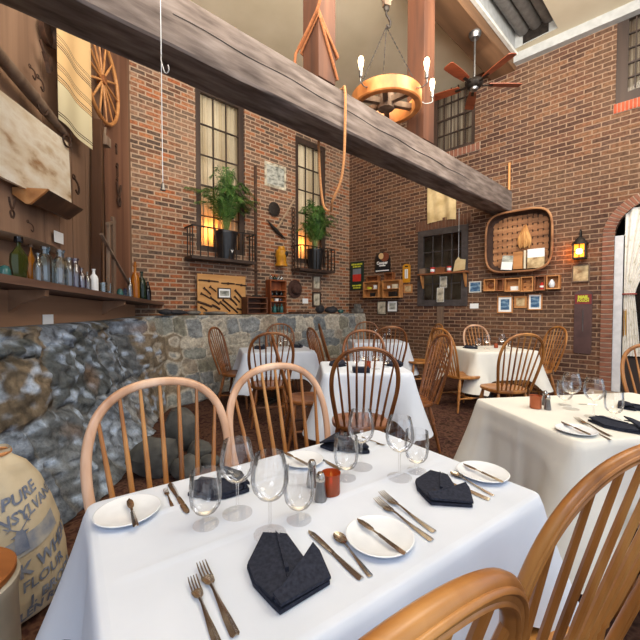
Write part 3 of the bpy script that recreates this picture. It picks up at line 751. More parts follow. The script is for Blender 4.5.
# ================================================================== TABLES
M['cloth'] = mottle('white_cloth', [(.3, (198, 207, 222)), (.7, (212, 220, 234))], 3, .85, spec=.15, bstr=.05)
M['cloth_cream'] = mottle('ivory_cloth', [(.3, (210, 210, 206)), (.7, (224, 223, 217))], 3, .85, spec=.15, bstr=.05)
TT = .752
def table(cx, cy, ang, a, b, drops, label, clabel, mat='cloth', creases=(), seed=1, corner=.3):
    """drops = (front -y, right +x, back +y, left -x)"""
    t = thing('dining_table', label, 'table', (cx, cy, 0), math.radians(ang), 'dining tables')
    MB().box(-a / 2 + .012, a / 2 - .012, -b / 2 + .012, b / 2 - .012, .715, .745, None, .006).obj('tabletop', 'walnut', t)
    MB().lathe([(.0, .02), (.05, .03), (.03, .08), (.024, .3), (.028, .6), (.06, .69), (.09, .715), (0, .716)], 14).obj('pedestal', 'iron', t)
    q = MB()
    for k in range(4):
        an = PI / 4 + k * PI / 2; q.bar((0, 0, .025), (.24 * math.cos(an), .24 * math.sin(an), .015), .045, .03)
    q.obj('base', 'iron', t)
    rnd = random.Random(seed); ph = [rnd.uniform(0, 6) for _ in range(6)]
    mb = MB(); r = .035; A, B = a / 2 + .004, b / 2 + .004
    per = []   # (x,y,nx,ny,cornerness,drop)
    def side(p, q, nrm, d, d0, d1, n):
        L_ = math.dist(p, q)
        for k in range(n):
            f = k / n; x, y = lerp(p, q, f); e = min(f, 1 - f) * L_
            dd = d
            c = math.exp(-(e / .13) ** 2)
            if f < .5: dd = d + (max(d, d0) - d) * .5 * c
            else: dd = d + (max(d, d1) - d) * .5 * c
            per.append((x, y, nrm[0], nrm[1], c, dd))
    def cor(c, a0, d, n=6):
        for k in range(n):
            an = math.radians(a0 + 90 * k / n); per.append((c[0] + r * math.cos(an), c[1] + r * math.sin(an), math.cos(an), math.sin(an), 1, d))
    f, ri, ba, le = drops
    side((-A + r, -B), (A - r, -B), (0, -1), f, le, ri, 44); cor((A - r, -B + r), -90, (f + ri) / 2)
    side((A, -B + r), (A, B - r), (1, 0), ri, f, ba, 32); cor((A - r, B - r), 0, (ri + ba) / 2)
    side((A - r, B), (-A + r, B), (0, 1), ba, ri, le, 44); cor((-A + r, B - r), 90, (ba + le) / 2)
    side((-A, B - r), (-A, -B + r), (-1, 0), le, ba, f, 32); cor((-A + r, -B + r), 180, (le + f) / 2)
    n = len(per); rings = []
    prof = [(-.02, TT + .001), (-.008, TT)]
    NT = 14
    for o, z in prof: rings.append([mb.b.verts.new((x + px_ * o, y + py_ * o, z)) for x, y, px_, py_, c, d in per])
    for k in range(NT + 1):
        t_ = k / NT; row = []
        for i, (x, y, px_, py_, c, d) in enumerate(per):
            D = d * (1 + .42 * c ** 2)
            s = i / n * 2 * PI
            wv = .007 * math.sin(9 * s + ph[0]) + .005 * math.sin(17 * s + ph[1]) + .003 * math.sin(29 * s + ph[2])
            o = .004 + .022 * t_ + c * corner * D * t_ ** 1.2 + wv * t_ * (1 - .5 * c)
            if k == 0: o = -.001
            if seed == 5 and px_ < -.9: o += min(1, t_ * 6) * (.009 * math.exp(-((y + .03) / .012) ** 2) + .007 * math.exp(-((y - .26) / .012) ** 2)) + .006 * math.exp(-((t_ - .3) / .05) ** 2)
            z = TT - .003 - D * t_ ** 1.0 if k else TT - .003
            row.append(mb.b.verts.new((x + px_ * o, y + py_ * o, z)))
        rings.append(row)
    for P_, Q_ in zip(rings, rings[1:]):
        for i in range(n): mb.b.faces.new((P_[i], P_[(i + 1) % n], Q_[(i + 1) % n], Q_[i]))
    # top surface with pressed creases and a trace of ripple
    inner = rings[0]
    cen = []
    NX, NY = 96, 60
    def topz(x, y):
        e = min(A - .022 - abs(x), B - .022 - abs(y)); w_ = max(0, min(1, e / .05))
        z = TT + .001 + w_ * (.0008 * mnoise.noise(Vector((x * 7 + seed, y * 7, 0))))
        for c in creases:
            if c[0] == 'x': z += w_ * .0045 * math.exp(-((y - c[1]) / .006) ** 2)
            else: z += w_ * .0026 * math.exp(-((x - c[1]) / .006) ** 2)
        return z
    mb.grid(lambda s, q: Vector(((s * 2 - 1) * (A - .02), (q * 2 - 1) * (B - .02), topz((s * 2 - 1) * (A - .02), (q * 2 - 1) * (B - .02)))), NX, NY)
    # corner gap fill
    mb.b.faces.new([mb.b.verts.new(v.co - Vector((0, 0, .0016))) for v in inner])
    c = mb.obj('tablecloth', mat, smooth=80, loc=(cx, cy, 0), rotz=math.radians(ang), weld=False)
    tag(c, clabel, 'tablecloth', 'tablecloths')
    return t
table(*T1C, T1A, 1.15, .735, (.27, .28, .26, .23), 'near dining table set for four, covered by the white cloth', 'white tablecloth on the near table with navy napkins', creases=(('x', -.02), ('x', .2)), seed=3)
table(1.62, 1.99, 8.5, 1.15, .76, (.36, .36, .27, .4), 'second dining table with the copper candle cup, under an ivory cloth', 'ivory tablecloth on the second table with pressed fold lines down its side', 'cloth_cream', seed=5)
table(.42, 3.56, 2, .8, .74, (.4, .36, .28, .36), 'middle dining table with the dark box on it', 'white tablecloth on the middle table behind the near table', seed=8)
table(-.62, 5.12, 17, .98, .72, (.36, .36, .28, .34), 'small back dining table by the stone wall', 'white tablecloth on the small back table by the stone wall', seed=9)
table(1.02, 6.45, 4, .92, .76, (.38, .36, .28, .3), 'farthest dining table in the corner of the brick walls', 'white tablecloth on the farthest table in the brick corner', seed=12)
table(2.46, 5.2, 10, .93, .78, (.38, .36, .28, .36), 'dining table standing below the wall basket', 'ivory tablecloth on the table below the wall basket', 'cloth_cream', seed=15)
# ================================================================== TABLEWARE
TZ = TT + .0025
GOBLET = [(.0335, 0), (.0335, .003), (.02, .007), (.0085, .014), (.008, .03), (.012, .031), (.027, .038), (.0375, .054), (.0415, .078), (.0415, .108), (.0385, .142)]
def make_wine(label):
    t = thing('wine_glass', label, 'wine glass', group='wine glasses')
    MB().lathe([(0, .0), (.041, 0), (.041, .002), (.02, .005), (.006, .011), (.0045, .02)], 28).obj('foot', 'glass_foot', t, 60)
    MB().lathe([(.0045, .02), (.0038, .055), (.0042, .08), (.008, .088)], 14).obj('stem', 'glass', t, 60)
    MB().lathe([(.0, .086), (.008, .088), (.028, .097), (.042, .115), (.0475, .137), (.046, .16), (.041, .185), (.036, .205)], 30).lathe([(.036, .205), (.0348, .205), (.0398, .185)], 30).obj('bowl', 'glass', t, 60)
    return t
def make_goblet(label):
    t = thing('water_goblet', label, 'water glass', group='water goblets')
    MB().lathe([(0, 0)] + GOBLET[:5], 26).obj('foot', 'glass_foot', t, 60)
    MB().lathe([(0, .03)] + GOBLET[4:], 28).lathe([(.0385, .142), (.0372, .142), (.0402, .108)], 28).obj('bowl', 'glass', t, 60)
    return t
WINE, GOB = [], []
def wine(x, y, label, sc=1):
    if not WINE: WINE.append(make_wine(label)); WINE[0].location = (x, y, TZ); WINE[0].scale = (sc,) * 3; return
    dup(WINE[0], (x, y, TZ), R.uniform(0, 6), label, sc)
def goblet(x, y, label, sc=1):
    if not GOB: GOB.append(make_goblet(label)); GOB[0].location = (x, y, TZ); GOB[0].scale = (sc,) * 3; return
    dup(GOB[0], (x, y, TZ), R.uniform(0, 6), label, sc)
def tp(px, py): p = at_z(px, py, TZ); return p.x, p.y
wine(*tp(237.5, 513), 'wine glass beside the dark napkin at the stone-wall end of the near table')
wine(*tp(270, 534), 'wine glass standing nearest the pleated navy napkin on the near table')
wine(*tp(361, 467), 'wine glass between the far edge of the near table and the brown chair')
wine(*tp(399.5, 477.5), 'wine glass just behind the flat navy napkin on the near table')
goblet(*tp(206, 524.5), 'water goblet nearest the bread plate and pale chair on the near table')
goblet(*tp(299, 519.5), 'water goblet beside the salt and pepper shakers on the near table')
goblet(*tp(346, 478), 'water goblet behind the amber candle cup on the near table')
goblet(*tp(416.5, 471), 'water goblet at the open-floor edge of the near table')
wine(*tp(571, 409), 'wine glass nearest the copper candle cup on the second table')
wine(*tp(593.5, 417), 'wine glass between two water glasses on the second table')
goblet(*tp(564.5, 405), 'water goblet half hidden by a wine glass on the second table')
goblet(*tp(613.5, 419), 'squat water goblet nearest the napkin on the second table', 1.0)
for (px, py, lab, k) in [(478, 347.5, 'water goblet beside the navy napkin on the table below the basket', 1), (487, 349, 'wine glass in the cluster on the table below the basket', 0), (502, 348, 'wine glass near the small candle on the table below the basket', 0), (508, 348.5, 'water goblet on the table below the basket, behind the chair back', 1),
        (356, 366, 'water goblet at the stone-wall side of the middle table', 1), (364, 369, 'wine glass beside the candle on the middle table', 0), (376, 369, 'wine glass behind the dark box on the middle table', 0), (386, 367, 'water goblet near the open-floor napkin on the middle table', 1),
        (281, 350, 'wine glass on the small back table by the stone wall', 0), (290, 349, 'water goblet on the small back table by the stone wall', 1), (286, 347, 'wine glass standing farther back on the small back table', 0),
        (376, 341, 'wine glass on the farthest table', 0), (384, 341.5, 'water goblet on the farthest table', 1), (389, 340, 'wine glass at the open-floor side of the farthest table', 0)]:
    p = at_z(px, py, TZ); (goblet if k else wine)(p.x, p.y, lab)
# bread plates
def make_plate(label):
    t = thing('bread_plate', label, 'plate', group='white bread plates')
    MB().lathe([(0, .0), (.045, 0), (.05, .001), (.082, .012), (.0835, .0145), (.081, .0155), (.058, .0078), (.0555, .0078), (.05, .0055), (0, .0055)], 44).obj('dish', 'china', t, 25)
    return t
PL = []
def plate(px, py, label, sc=1):
    x, y = tp(px, py)
    if not PL: PL.append(make_plate(label)); PL[0].location = (x, y, TZ); PL[0].scale = (sc,) * 3; return
    dup(PL[0], (x, y, TZ), 0, label, sc)
plate(128, 514.5, 'white bread plate at the stone-wall corner of the near table')
plate(379.5, 540, 'white bread plate in the middle of the camera-side edge of the near table')
plate(482.5, 475, 'white bread plate at the open-floor corner of the near table')
plate(303, 462, 'white bread plate behind the shakers on the near table', .9)
plate(576, 432, 'white bread plate on the second table')
# cutlery, built along +x (tip at +x), lying on z=0
def blade(poly, zs, th, mat, name, label, cat, group, extra=None):
    t = thing(name, label, cat, group=group)
    return t
def strip(sections, th=.0022):
    """sections: (x, half width, z) -> solid strip"""
    mb = MB(); rows = []
    for x, w_, z in sections:
        rows.append([mb.b.verts.new(v) for v in ((x, -w_, z), (x, 0, z + .0012), (x, w_, z), (x, 0, z + th + .001))])
        # 4-sided lens section
    for A, B in zip(rows, rows[1:]):
        for a, b in ((0, 1), (1, 2), (2, 3), (3, 0)): mb.b.faces.new((A[a], A[b], B[b], B[a]))
    mb.b.faces.new(rows[0]); mb.b.faces.new(rows[-1][::-1]); return mb
HANDLE = [(-.1, .0055, .001), (-.095, .0085, .001), (-.06, .0075, .0015), (-.02, .0045, .003), (.015, .0032, .006)]
def make_fork(label):
    t = thing('fork', label, 'fork', group='forks')
    strip(HANDLE + [(.03, .004, .006)]).obj('handle', 'steel', t)
    mb = strip([(.03, .004, .006), (.038, .0095, .0045), (.052, .012, .003), (.06, .012, .0035)])
    for k in range(4):
        y = -.0093 + k * .0062
        mb.tube([(.058, y, .0045), (.075, y, .005), (.088, y, .007), (.1, y * .97, .0105)], [.0018, .0017, .0015, .0009], 6)
    mb.obj('tines', 'steel', t); return t
def make_spoon(label):
    t = thing('spoon', label, 'spoon', group='spoons')
    strip(HANDLE + [(.04, .0035, .006)]).obj('handle', 'steel', t)
    mb = MB()
    mb.grid(lambda s, q: (lambda a, r: Vector((.07 + .03 * r * math.cos(a), .0185 * r * math.sin(a), .001 + .0065 * r * r)))(2 * PI * s, q), 24, 6)
    mb.grid(lambda s, q: (lambda a, r: Vector((.07 + .03 * r * math.cos(a), .0185 * r * math.sin(a), -.0 + .0063 * r * r)))(2 * PI * s, q), 24, 6)
    mb.obj('bowl', 'steel', t); return t
def make_knife(label, n='dinner_knife', cat='knife', butter=False):
    t = thing(n, label, cat, group='butter knives' if butter else 'dinner knives')
    strip([(-.105, .006, .001), (-.1, .009, .001), (-.06, .0085, .001), (-.01, .006, .001), (0, .006, .001)], .0055).obj('handle', 'steel', t)
    tip = [(0, .0062, .002), (.02, .0072, .002), (.06, .0088, .002), (.09, .0085, .002), (.103, .005, .002), (.107, .0012, .002)]
    if butter: tip = [(0, .004, .002), (.025, .0045, .002), (.035, .0095, .002), (.06, .0115, .002), (.085, .0095, .002), (.1, .002, .002)]
    strip(tip, .0018).obj('blade', 'steel', t); return t
CUT = {}
MK = {'fork': make_fork, 'spoon': make_spoon, 'knife': make_knife, 'butter': lambda l: make_knife(l, 'butter_knife', 'butter knife', True)}
LEN = {'fork': .2, 'spoon': .2, 'knife': .212, 'butter': .205}
def cut(kind, tip, tail, label, z=TZ, tilt=0, maxs=1.25):
    p, q = at_z(*tip, z), at_z(*tail, z); c = (p + q) / 2; d = p - q; sc = min(d.length / LEN[kind], maxs)
    rz = math.atan2(d.y, d.x)
    if kind not in CUT: o = CUT[kind] = MK[kind](label)
    else: o = dup(CUT[kind], (0, 0, 0), 0, label)
    o.location = c; o.rotation_euler = (0, tilt, rz); o.scale = (sc,) * 3
cut('fork', (201, 566), (236, 637), 'fork, longer of the pair beside the pleated navy napkin')
cut('fork', (192, 580), (219, 648), 'fork, outer of the pair at the stone-wall corner nearest us')
cut('fork', (381, 494.5), (435, 532.5), 'fork, nearer the flat navy napkin of the pair on the near table')
cut('fork', (376, 501), (432.5, 541), 'fork, nearer the middle bread plate of the pair on the near table')
cut('fork', (385, 447), (362, 437), 'fork behind the glasses at the far edge of the near table')
cut('fork', (165, 490), (173, 508), 'small fork beside the knife by the pale chair on the near table', maxs=.8)
cut('knife', (188, 514), (170, 484), 'dinner knife between the water goblet and the corner bread plate')
cut('knife', (309, 531.5), (362, 580), 'dinner knife beside the spoon, next to the pleated navy napkin')
cut('knife', (431, 474.5), (490, 500.5), 'dinner knife between the flat navy napkin and the corner bread plate')
cut('knife', (306, 451.5), (341, 470), 'dinner knife behind the amber candle cup')
cut('spoon', (335.5, 534), (371, 577), 'spoon between the dinner knife and the middle bread plate')
cut('spoon', (451, 473), (494, 496), 'spoon leaning along the corner bread plate and its knife')
cut('butter', (357, 519), (405, 554), 'butter knife lying across the middle bread plate', TZ + .015, maxs=1.05)
cut('butter', (463, 464), (503, 482.5), 'butter knife lying across the open-floor corner bread plate', TZ + .015, maxs=1.05)
cut('butter', (129, 499), (136, 526.5), 'butter knife lying across the bread plate by the stone wall', TZ + .015, maxs=1.0)
cut('butter', (283, 452), (310, 466), 'butter knife lying across the bread plate behind the shakers', TZ + .015, maxs=1.0)
cut('butter', (561, 422), (590, 435), 'butter knife lying across the plate on the second table', TZ + .015, maxs=1.05)
cut('fork', (575, 419), (612, 437), 'fork beside the bread plate on the second table')
cut('fork', (586, 428), (611, 440), 'small fork between the plate and the napkin on the second table')
cut('knife', (578, 404), (597, 405), 'dinner knife behind the wine glasses on the second table')
cut('spoon', (628, 421), (640, 423), 'spoon beyond the napkin on the second table')
# folded navy napkins
def make_napkin(label):
    t = thing('napkin', label, 'napkin', group='folded navy napkins')
    def layer(poly, z0, z1, lift=None, name='fold'):
        mb = MB(); th = .004
        n = len(poly); A, B = [], []
        for k, (x, y) in enumerate(poly):
            z = z0 + (lift(x, y) if lift else 0); A.append(mb.b.verts.new((x, y, z))); B.append(mb.b.verts.new((x, y, z + z1 - z0)))
        mb.b.faces.new(A[::-1]); mb.b.faces.new(B)
        for k in range(n): mb.b.faces.new((A[k], A[(k + 1) % n], B[(k + 1) % n], B[k]))
        bmesh.ops.triangulate(mb.b, faces=mb.b.faces[:]); return mb.obj(name, 'navy', t, 30)
    c0 = at_z(288, 580, TZ)
    W = lambda *pp: [((at_z(x, y, TZ) - c0).x, (at_z(x, y, TZ) - c0).y) for x, y in pp]
    def lift_to(a, b, h):      # height grows from edge a towards point b
        (ax, ay), (bx, by) = W(a, b); L2 = (bx - ax) ** 2 + (by - ay) ** 2
        return lambda x, y: h * max(0, min(1.2, ((x - ax) * (bx - ax) + (y - ay) * (by - ay)) / L2))
    layer(W((262.5, 540), (275.5, 542), (303.7, 562.5), (313, 559.5), (330, 585), (280, 615.5), (271, 607), (253, 587), (247, 569)), 0, .008)
    layer(W((263, 541), (276, 543), (284, 575), (289, 599), (272, 607), (254, 587), (248, 569)), .008, .014, lift_to((249, 580), (284, 570), .01))
    layer(W((279.5, 545), (287, 545.5), (304, 563), (291, 592), (285, 580)), .008, .013, lift_to((303, 565), (281, 560), .014))
    layer(W((275.5, 542), (279.5, 546), (289, 580), (285, 581)), .016, .028)
    layer(W((313, 559), (320, 566), (331, 585), (281, 616), (273, 608), (286, 598)), .009, .015, lift_to((318, 600), (296, 582), .02))
    q0, q1, q2 = [Vector((*p_, 0)) for p_ in W((313, 560), (298, 580), (284, 600))]
    MB().tube([q0 + Vector((0, 0, .018)), q1 + Vector((0, 0, .032)), q2 + Vector((0, 0, .026)), Vector((*W((277, 610))[0], .014))], [.002, .0035, .005, .0065], 8).obj('rolled_edge', 'navy', t)
    return t
NAP = []
def napkin(px, py, rot, label, sc=1):
    x, y = tp(px, py)
    if not NAP: NAP.append(make_napkin(label)); o = NAP[0]
    else: o = dup(NAP[0], (0, 0, 0), 0, label)
    o.location = (x, y, TZ + .001); o.rotation_euler.z = math.radians(rot); o.scale = (sc,) * 3 if isinstance(sc, (int, float)) else sc
napkin(288, 580, 0, 'pleated navy napkin nearest us on the near table')
napkin(442, 496, -38, 'flat folded navy napkin between forks and knife on the near table', (1.05, .82, 1.0))
napkin(229, 489, 80, 'dark navy napkin behind the wine glass by the pale chair', (.85, .8, 1.3))
napkin(341, 446, 200, 'dark navy napkin behind the candle cup at the far side of the near table', (1, .85, 1.3))
napkin(628, 429, 10, 'navy napkin beside the forks on the second table', 1.05)
napkin(632, 408, 190, 'navy napkin at the far side of the second table', .95)
for px, py, lab in [(473, 348.5, 'navy napkin on the table below the basket'), (338, 366, 'navy napkin on the stone-wall side of the middle table'), (396, 366, 'navy napkin on the open-floor side of the middle table'), (261, 349, 'navy napkin at the stone-wall end of the small back table'), (298, 347.5, 'navy napkin at the corridor end of the small back table')]:
    napkin(px, py, R.uniform(0, 40), lab, (.95, .95, 1.5))
# salt and pepper shakers, candle cups
def shaker(px, py, label, top='steel', sc=1):
    x, y = tp(px, py); t = thing('shaker', label, 'shaker', (x, y, TZ), 0, 'salt and pepper shakers', sc)
    MB().lathe([(0, 0), (.0175, 0), (.019, .003), (.0155, .03), (.0125, .055), (.0135, .06), (0, .06)], 10).obj('body', 'pewter', t, 30)
    MB().lathe([(.0138, .06), (.0145, .064), (.0135, .075), (.009, .084), (0, .087)], 14).obj('cap', top, t)
shaker(320.5, 500.5, 'metal shaker in front of the amber candle cup on the near table')
shaker(312, 486, 'metal shaker half hidden beside the water goblet on the near table')
shaker(547.5, 409.5, 'dark metal shaker beside the copper candle cup on the second table')
shaker(545, 405, 'dark metal shaker behind the other one on the second table')
M['amber_cup'] = bottleglass('amber_cup', (190, 92, 48))
M['flame'] = emis('flame', (255, 190, 90), 6)
def candle(px, py, label, sc=1, mat='amber_cup'):
    x, y = tp(px, py); t = thing('candle_cup', label, 'candle holder', (x, y, TZ), 0, 'candle cups', sc)
    MB().lathe([(0, 0), (.026, 0), (.028, .004), (.0275, .05), (.03, .066), (.028, .066), (.0255, .05), (.025, .008), (0, .008)], 18).obj('cup', mat, t)
    MB().lathe([(0, .009), (.021, .009), (.021, .028), (0, .029)], 14).obj('wax', 'card', t)
    MB().lathe([(0, .03), (.004, .036), (.003, .044), (0, .052)], 8).obj('flame', 'flame', t)
candle(331, 493.5, 'amber glass candle cup behind the shaker on the near table')
candle(535.5, 408, 'glowing copper candle cup at the edge of the second table', 1.1, 'copper')
candle(368, 368, 'small amber candle cup on the middle table')
candle(496, 348, 'small amber candle cup on the table below the basket')
x, y = tp(361, 372); t = thing('box', 'small dark box lying on the middle table', 'box', (x, y, TZ))
MB().box(-.075, .075, -.05, .05, 0, .035, None, .004).obj('body', 'navy', t); MB().box(-.077, .077, -.052, .052, .035, .043, None, .003).obj('lid', 'navy', t)
# ================================================================== SACK, CROCK
M['burlap'] = mottle('cotton_sack', [(.3, (168, 154, 130)), (.7, (200, 188, 164))], 5, .95, bstr=.3, spec=.1)
M['sackblue'] = mottle('faded_blue_ink', [(.35, (96, 106, 128)), (.65, (130, 136, 150))], 30, .95, spec=.1)
M['sackfade'] = mottle('faded_print', [(.35, (124, 130, 144)), (.65, (160, 158, 152))], 18, .95, spec=.1)
SX, SY = -1.43, 1.56
sk_ = thing('flour_sack', 'tall tied cotton flour sack with blue printing beside the stone wall', 'sack', (SX, SY, 0), 0)
def srad(z):
    pr = [(0, .2), (.03, .25), (.12, .27), (.21, .265), (.32, .243), (.45, .203), (.56, .16), (.64, .11), (.675, .065), (.69, .055), (.71, .06)]
    for (a, ra), (b, rb) in zip(pr, pr[1:]):
        if a <= z <= b: f = (z - a) / (b - a); f = f * f * (3 - 2 * f) if False else f; return ra + (rb - ra) * f
    return .05
def spt(an, z, off=0):
    r = srad(z); q = min(1, max(0, (z - .5) / .2)); r *= 1 + .02 * math.sin(an * 5 + z * 9) * (1 + 3 * q) + .012 * mnoise.noise(Vector((math.cos(an) * 2, math.sin(an) * 2, z * 6)))
    r += off; return Vector((r * math.cos(an), r * math.sin(an) * .9, z))
mb = MB(); NZ, NA = 60, 72
rows = [[mb.b.verts.new(spt(2 * PI * k / NA, .71 * j / NZ)) for k in range(NA)] for j in range(NZ + 1)]
for A, B in zip(rows, rows[1:]):
    for k in range(NA): mb.b.faces.new((A[k], A[(k + 1) % NA], B[(k + 1) % NA], B[k]))
mb.b.faces.new(rows[0][::-1]); mb.obj('cloth', 'burlap', sk_, 80)
MB().torus((0, 0, .69), .055, .008, 'z', 20, 6).obj('tie', 'rope', sk_)
fa = math.atan2(-SY, -SX) + .36      # print faces the camera
SKEW = -.0
def swarp(zc, da=0, up=.0):
    def f(v):
        z = zc + v.z + v.x * .22; rr = max(.12, srad(zc)); return spt(fa + da + v.x / rr, z + v.x * up, .004)
    return f
for s, z, size, b, da in [('PURE', .53, .066, .0016, .12), ('PENNSYLVANIA', .465, .06, .0016, .12), ('BUCK WHEAT', .265, .074, .0024, .22), ('FLOUR', .2, .062, .001, .25), ('J. BRODB', .14, .056, .0018, .42), ('GLEN ROCK', .08, .052, .0018, .26)]:
    text(s, size, 'sackblue', 'lettering', sk_, bold=b, warp=swarp(z, da))
# printed buck above a faded panel
def patch(polys, mat, name, zc, off=.004):
    mb = MB()
    for poly in polys:
        P_ = []
        for a, b in zip(poly, poly[1:] + poly[:1]):
            for k in range(4): P_.append(lerp(a, b, k / 4))
        mb.b.faces.new([mb.b.verts.new(spt(fa + .15 + x / max(.12, srad(zc)), zc + z + x * .22, off)) for x, z in P_])
    bmesh.ops.triangulate(mb.b, faces=mb.b.faces[:]); mb.obj(name, mat, sk_)
patch([[(-.13, -.045 + .0), (-.04, -.045), (-.04, .03), (-.13, .02)], [(-.04, -.045), (.05, -.045), (.05, .025), (-.04, .03)], [(.05, -.045), (.13, -.045), (.13, .03), (.05, .025)]], 'sackfade', 'printed_panel', .365)
patch([[(-.075, -.03), (-.025, -.03), (-.03, .035), (-.04, .055), (-.062, .055), (-.07, .035)], [(-.085, .04), (-.068, .035), (-.066, .045)], [(-.033, .035), (-.015, .042), (-.034, .046)]] +
      [[(x0, z0), (x0 + .008, z0), (x1 + .006, z1), (x1, z1)] for x0, z0, x1, z1 in [(-.06, .055, -.085, .075), (-.085, .075, -.1, .068), (-.085, .075, -.088, .098), (-.088, .073, -.108, .09), (-.046, .055, -.02, .075), (-.02, .075, -.005, .066), (-.02, .075, -.015, .098), (-.016, .073, .006, .09)]], 'sackblue', 'printed_buck', .365, .006)
cx, cy = -1.125, 1.06
cr_ = thing('stoneware_crock', 'stoneware crock with a round wooden lid beside the flour sack', 'crock', (cx, cy, 0))
M['stoneware'] = mottle('stoneware', [(.3, (150, 146, 136)), (.7, (186, 182, 170))], 4, .35)
M['lidwood'] = wood('lid_wood', (120, 70, 32), (162, 100, 50), (190, 128, 72), 5, .5, 0, .15)
MB().lathe([(0, 0), (.15, 0), (.165, .02), (.17, .2), (.165, .42), (.172, .45), (.172, .47), (.155, .475), (0, .475)], 40).obj('jar', 'stoneware', cr_)
MB().lathe([(0, .476), (.16, .476), (.163, .482), (.163, .498), (.158, .503), (0, .503)], 40).obj('lid', 'lidwood', cr_)
mm_ = Matrix.Rotation(0, 4, 'Z')
for s_, yy in (('K', .02), ('EM', -.035)):
    q_ = text(s_, .05, 'iron', 'lettering', cr_, bold=.001); 
    for v in q_.data.vertices: v.co = Vector((v.co.x + .085, v.co.z + yy, .504 + .0008))
# loose rocks on the floor at the foot of the stone wall
M['rubble'] = mottle('dark_rubble', [(.3, (44, 44, 44)), (.6, (84, 84, 82)), (.8, (128, 128, 126))], 7, .85)
for k_, (x_, y_, s_, h_, lb) in enumerate([(-1.32, 2.85, .19, .3, 'big dark rock on the floor behind the spindles of the pale chair'), (-1.05, 2.8, .12, .17, 'grey rock on the floor between the big dark rock and the aisle'), (-1.3, 3.35, .16, .4, 'tall dark rock on the floor at the foot of the stone wall'), (-1.08, 3.2, .11, .14, 'low rock on the floor beside the tall dark rock'), (-.92, 3.0, .08, .09, 'small pale rock on the floor farthest out from the stone wall')]):
    mb = MB(); mb.ball((0, 0, h_ * .45), 1, (s_, s_ * .85, h_ * .55), 20)
    for v in mb.b.verts: v.co += v.co.normalized() * .3 * s_ * (mnoise.noise(v.co * 6 + Vector((k_ * 3, 0, 0))) + .4 * mnoise.noise(v.co * 17)); v.co.z = max(0, v.co.z)
    o = mb.obj('rock', 'rubble', smooth=25); o.location = (x_, y_, 0); tag(o, lb, 'rock', 'loose rocks by the stone wall')
# ================================================================== BEAM AND CEILING FITTINGS
def bhit(px, py, across):
    d = ray(px, py); k = across / (Vector((d.x, d.y)).dot(BN)); return CAM + d * k
def bp3(a, b, z):
    q = BD * a + BN * b; return Vector((q.x, q.y, z))
# rope thrown over the beam
fr, bk = bf - .03, bf + BW + .03
pf0 = bhit(345, 88, fr); a_f = beam_local(pf0)[0]; a_b = beam_local(bhit(319, 145, bk))[0]
zl = bhit(331, 211, bf + BW / 2).z; am = beam_local(bhit(331, 211, bf + BW / 2))[0]
pts = [bp3(a_f, fr, ztp - .02), bp3(a_f, fr, zbt - .02), bp3(a_f - .005, fr + .01, zbt - .3), bp3(a_f - .02, fr + .04, zl + .22), bp3(a_f - .06, fr + .1, zl + .06), bp3(am, bf + BW / 2, zl), bp3((am + a_b) / 2, bk - .09, zl + .06), bp3(a_b, bk - .03, zl + .25), bp3(a_b, bk, zbt - .1), bp3(a_b, bk, ztp - .02), bp3(a_b * .7 + a_f * .3, bk - .05, ztp + .02), bp3(a_f * .7 + a_b * .3, fr + .06, ztp + .02)]
o = MB().tube(smoothpts(pts, 6, True), .0125, 8, closed=True).obj('rope', 'rope'); tag(o, 'tan rope looped over the grey beam and hanging in a long U', 'rope')
# rope knotted round the first post
pc = Vector(post1.location); wd = .21
def pcor(i, z, o_=.012):
    c = [(-o_, -o_), (wd + o_, -o_), (wd + o_, wd + o_), (-o_, wd + o_)][i]; return post1.matrix_basis @ Vector((c[0], c[1], z))
zt_ = lambda y: CAMZ + (309 - y) / 360 * pc.y
mb = MB()
for zn, zr, zbk, zl_ in [(zt_(18), zt_(52), zt_(58), zt_(36)), (zt_(20), zt_(74), zt_(70), zt_(41)), (zt_(23), zt_(50), zt_(54), zt_(46))]:
    mb.tube([pcor(0, zn), pcor(1, zr), pcor(2, zbk), pcor(3, zl_)], .014, 8, closed=True)
a = pcor(3, zt_(41), .02); mb.tube(smoothpts([pcor(0, zt_(-4), .014), pcor(0, zt_(16), .02), a + Vector((-.01, 0, 0)), a + Vector((-.04, 0, -.08)), a + Vector((-.05, -.0, -.3))], 6), .013, 8)
tag(mb.obj('rope', 'ropedark'), 'brown rope wrapped and knotted around the square timber post', 'rope')
# cord with hook and pendant
q = bhit(161, 40, bf - .045); zb_ = bhit(162, 190, bf - .045).z
t = thing('pendant_cord', 'thin white cord with a hook and small bell in front of the beam', 'cord', (q.x, q.y, zb_))
MB().tube([(0, 0, .05), (0, 0, ZC - zb_ - .0)], .0022, 5).obj('cord', 'card', t)
MB().lathe([(0, .05), (.008, .04), (.011, .015), (.018, 0), (0, .002)], 12).obj('bell', 'pewter', t)
hz = bhit(166, 72, bf - .045).z - zb_
MB().tube(smoothpts([(0, 0, hz + .09), (.0, 0, hz + .05), (.018, 0, hz - .01), (.034, 0, hz - .02), (.045, 0, hz), (.04, 0, hz + .03)], 5), .004, 6).obj('hook', 'pewter', t)
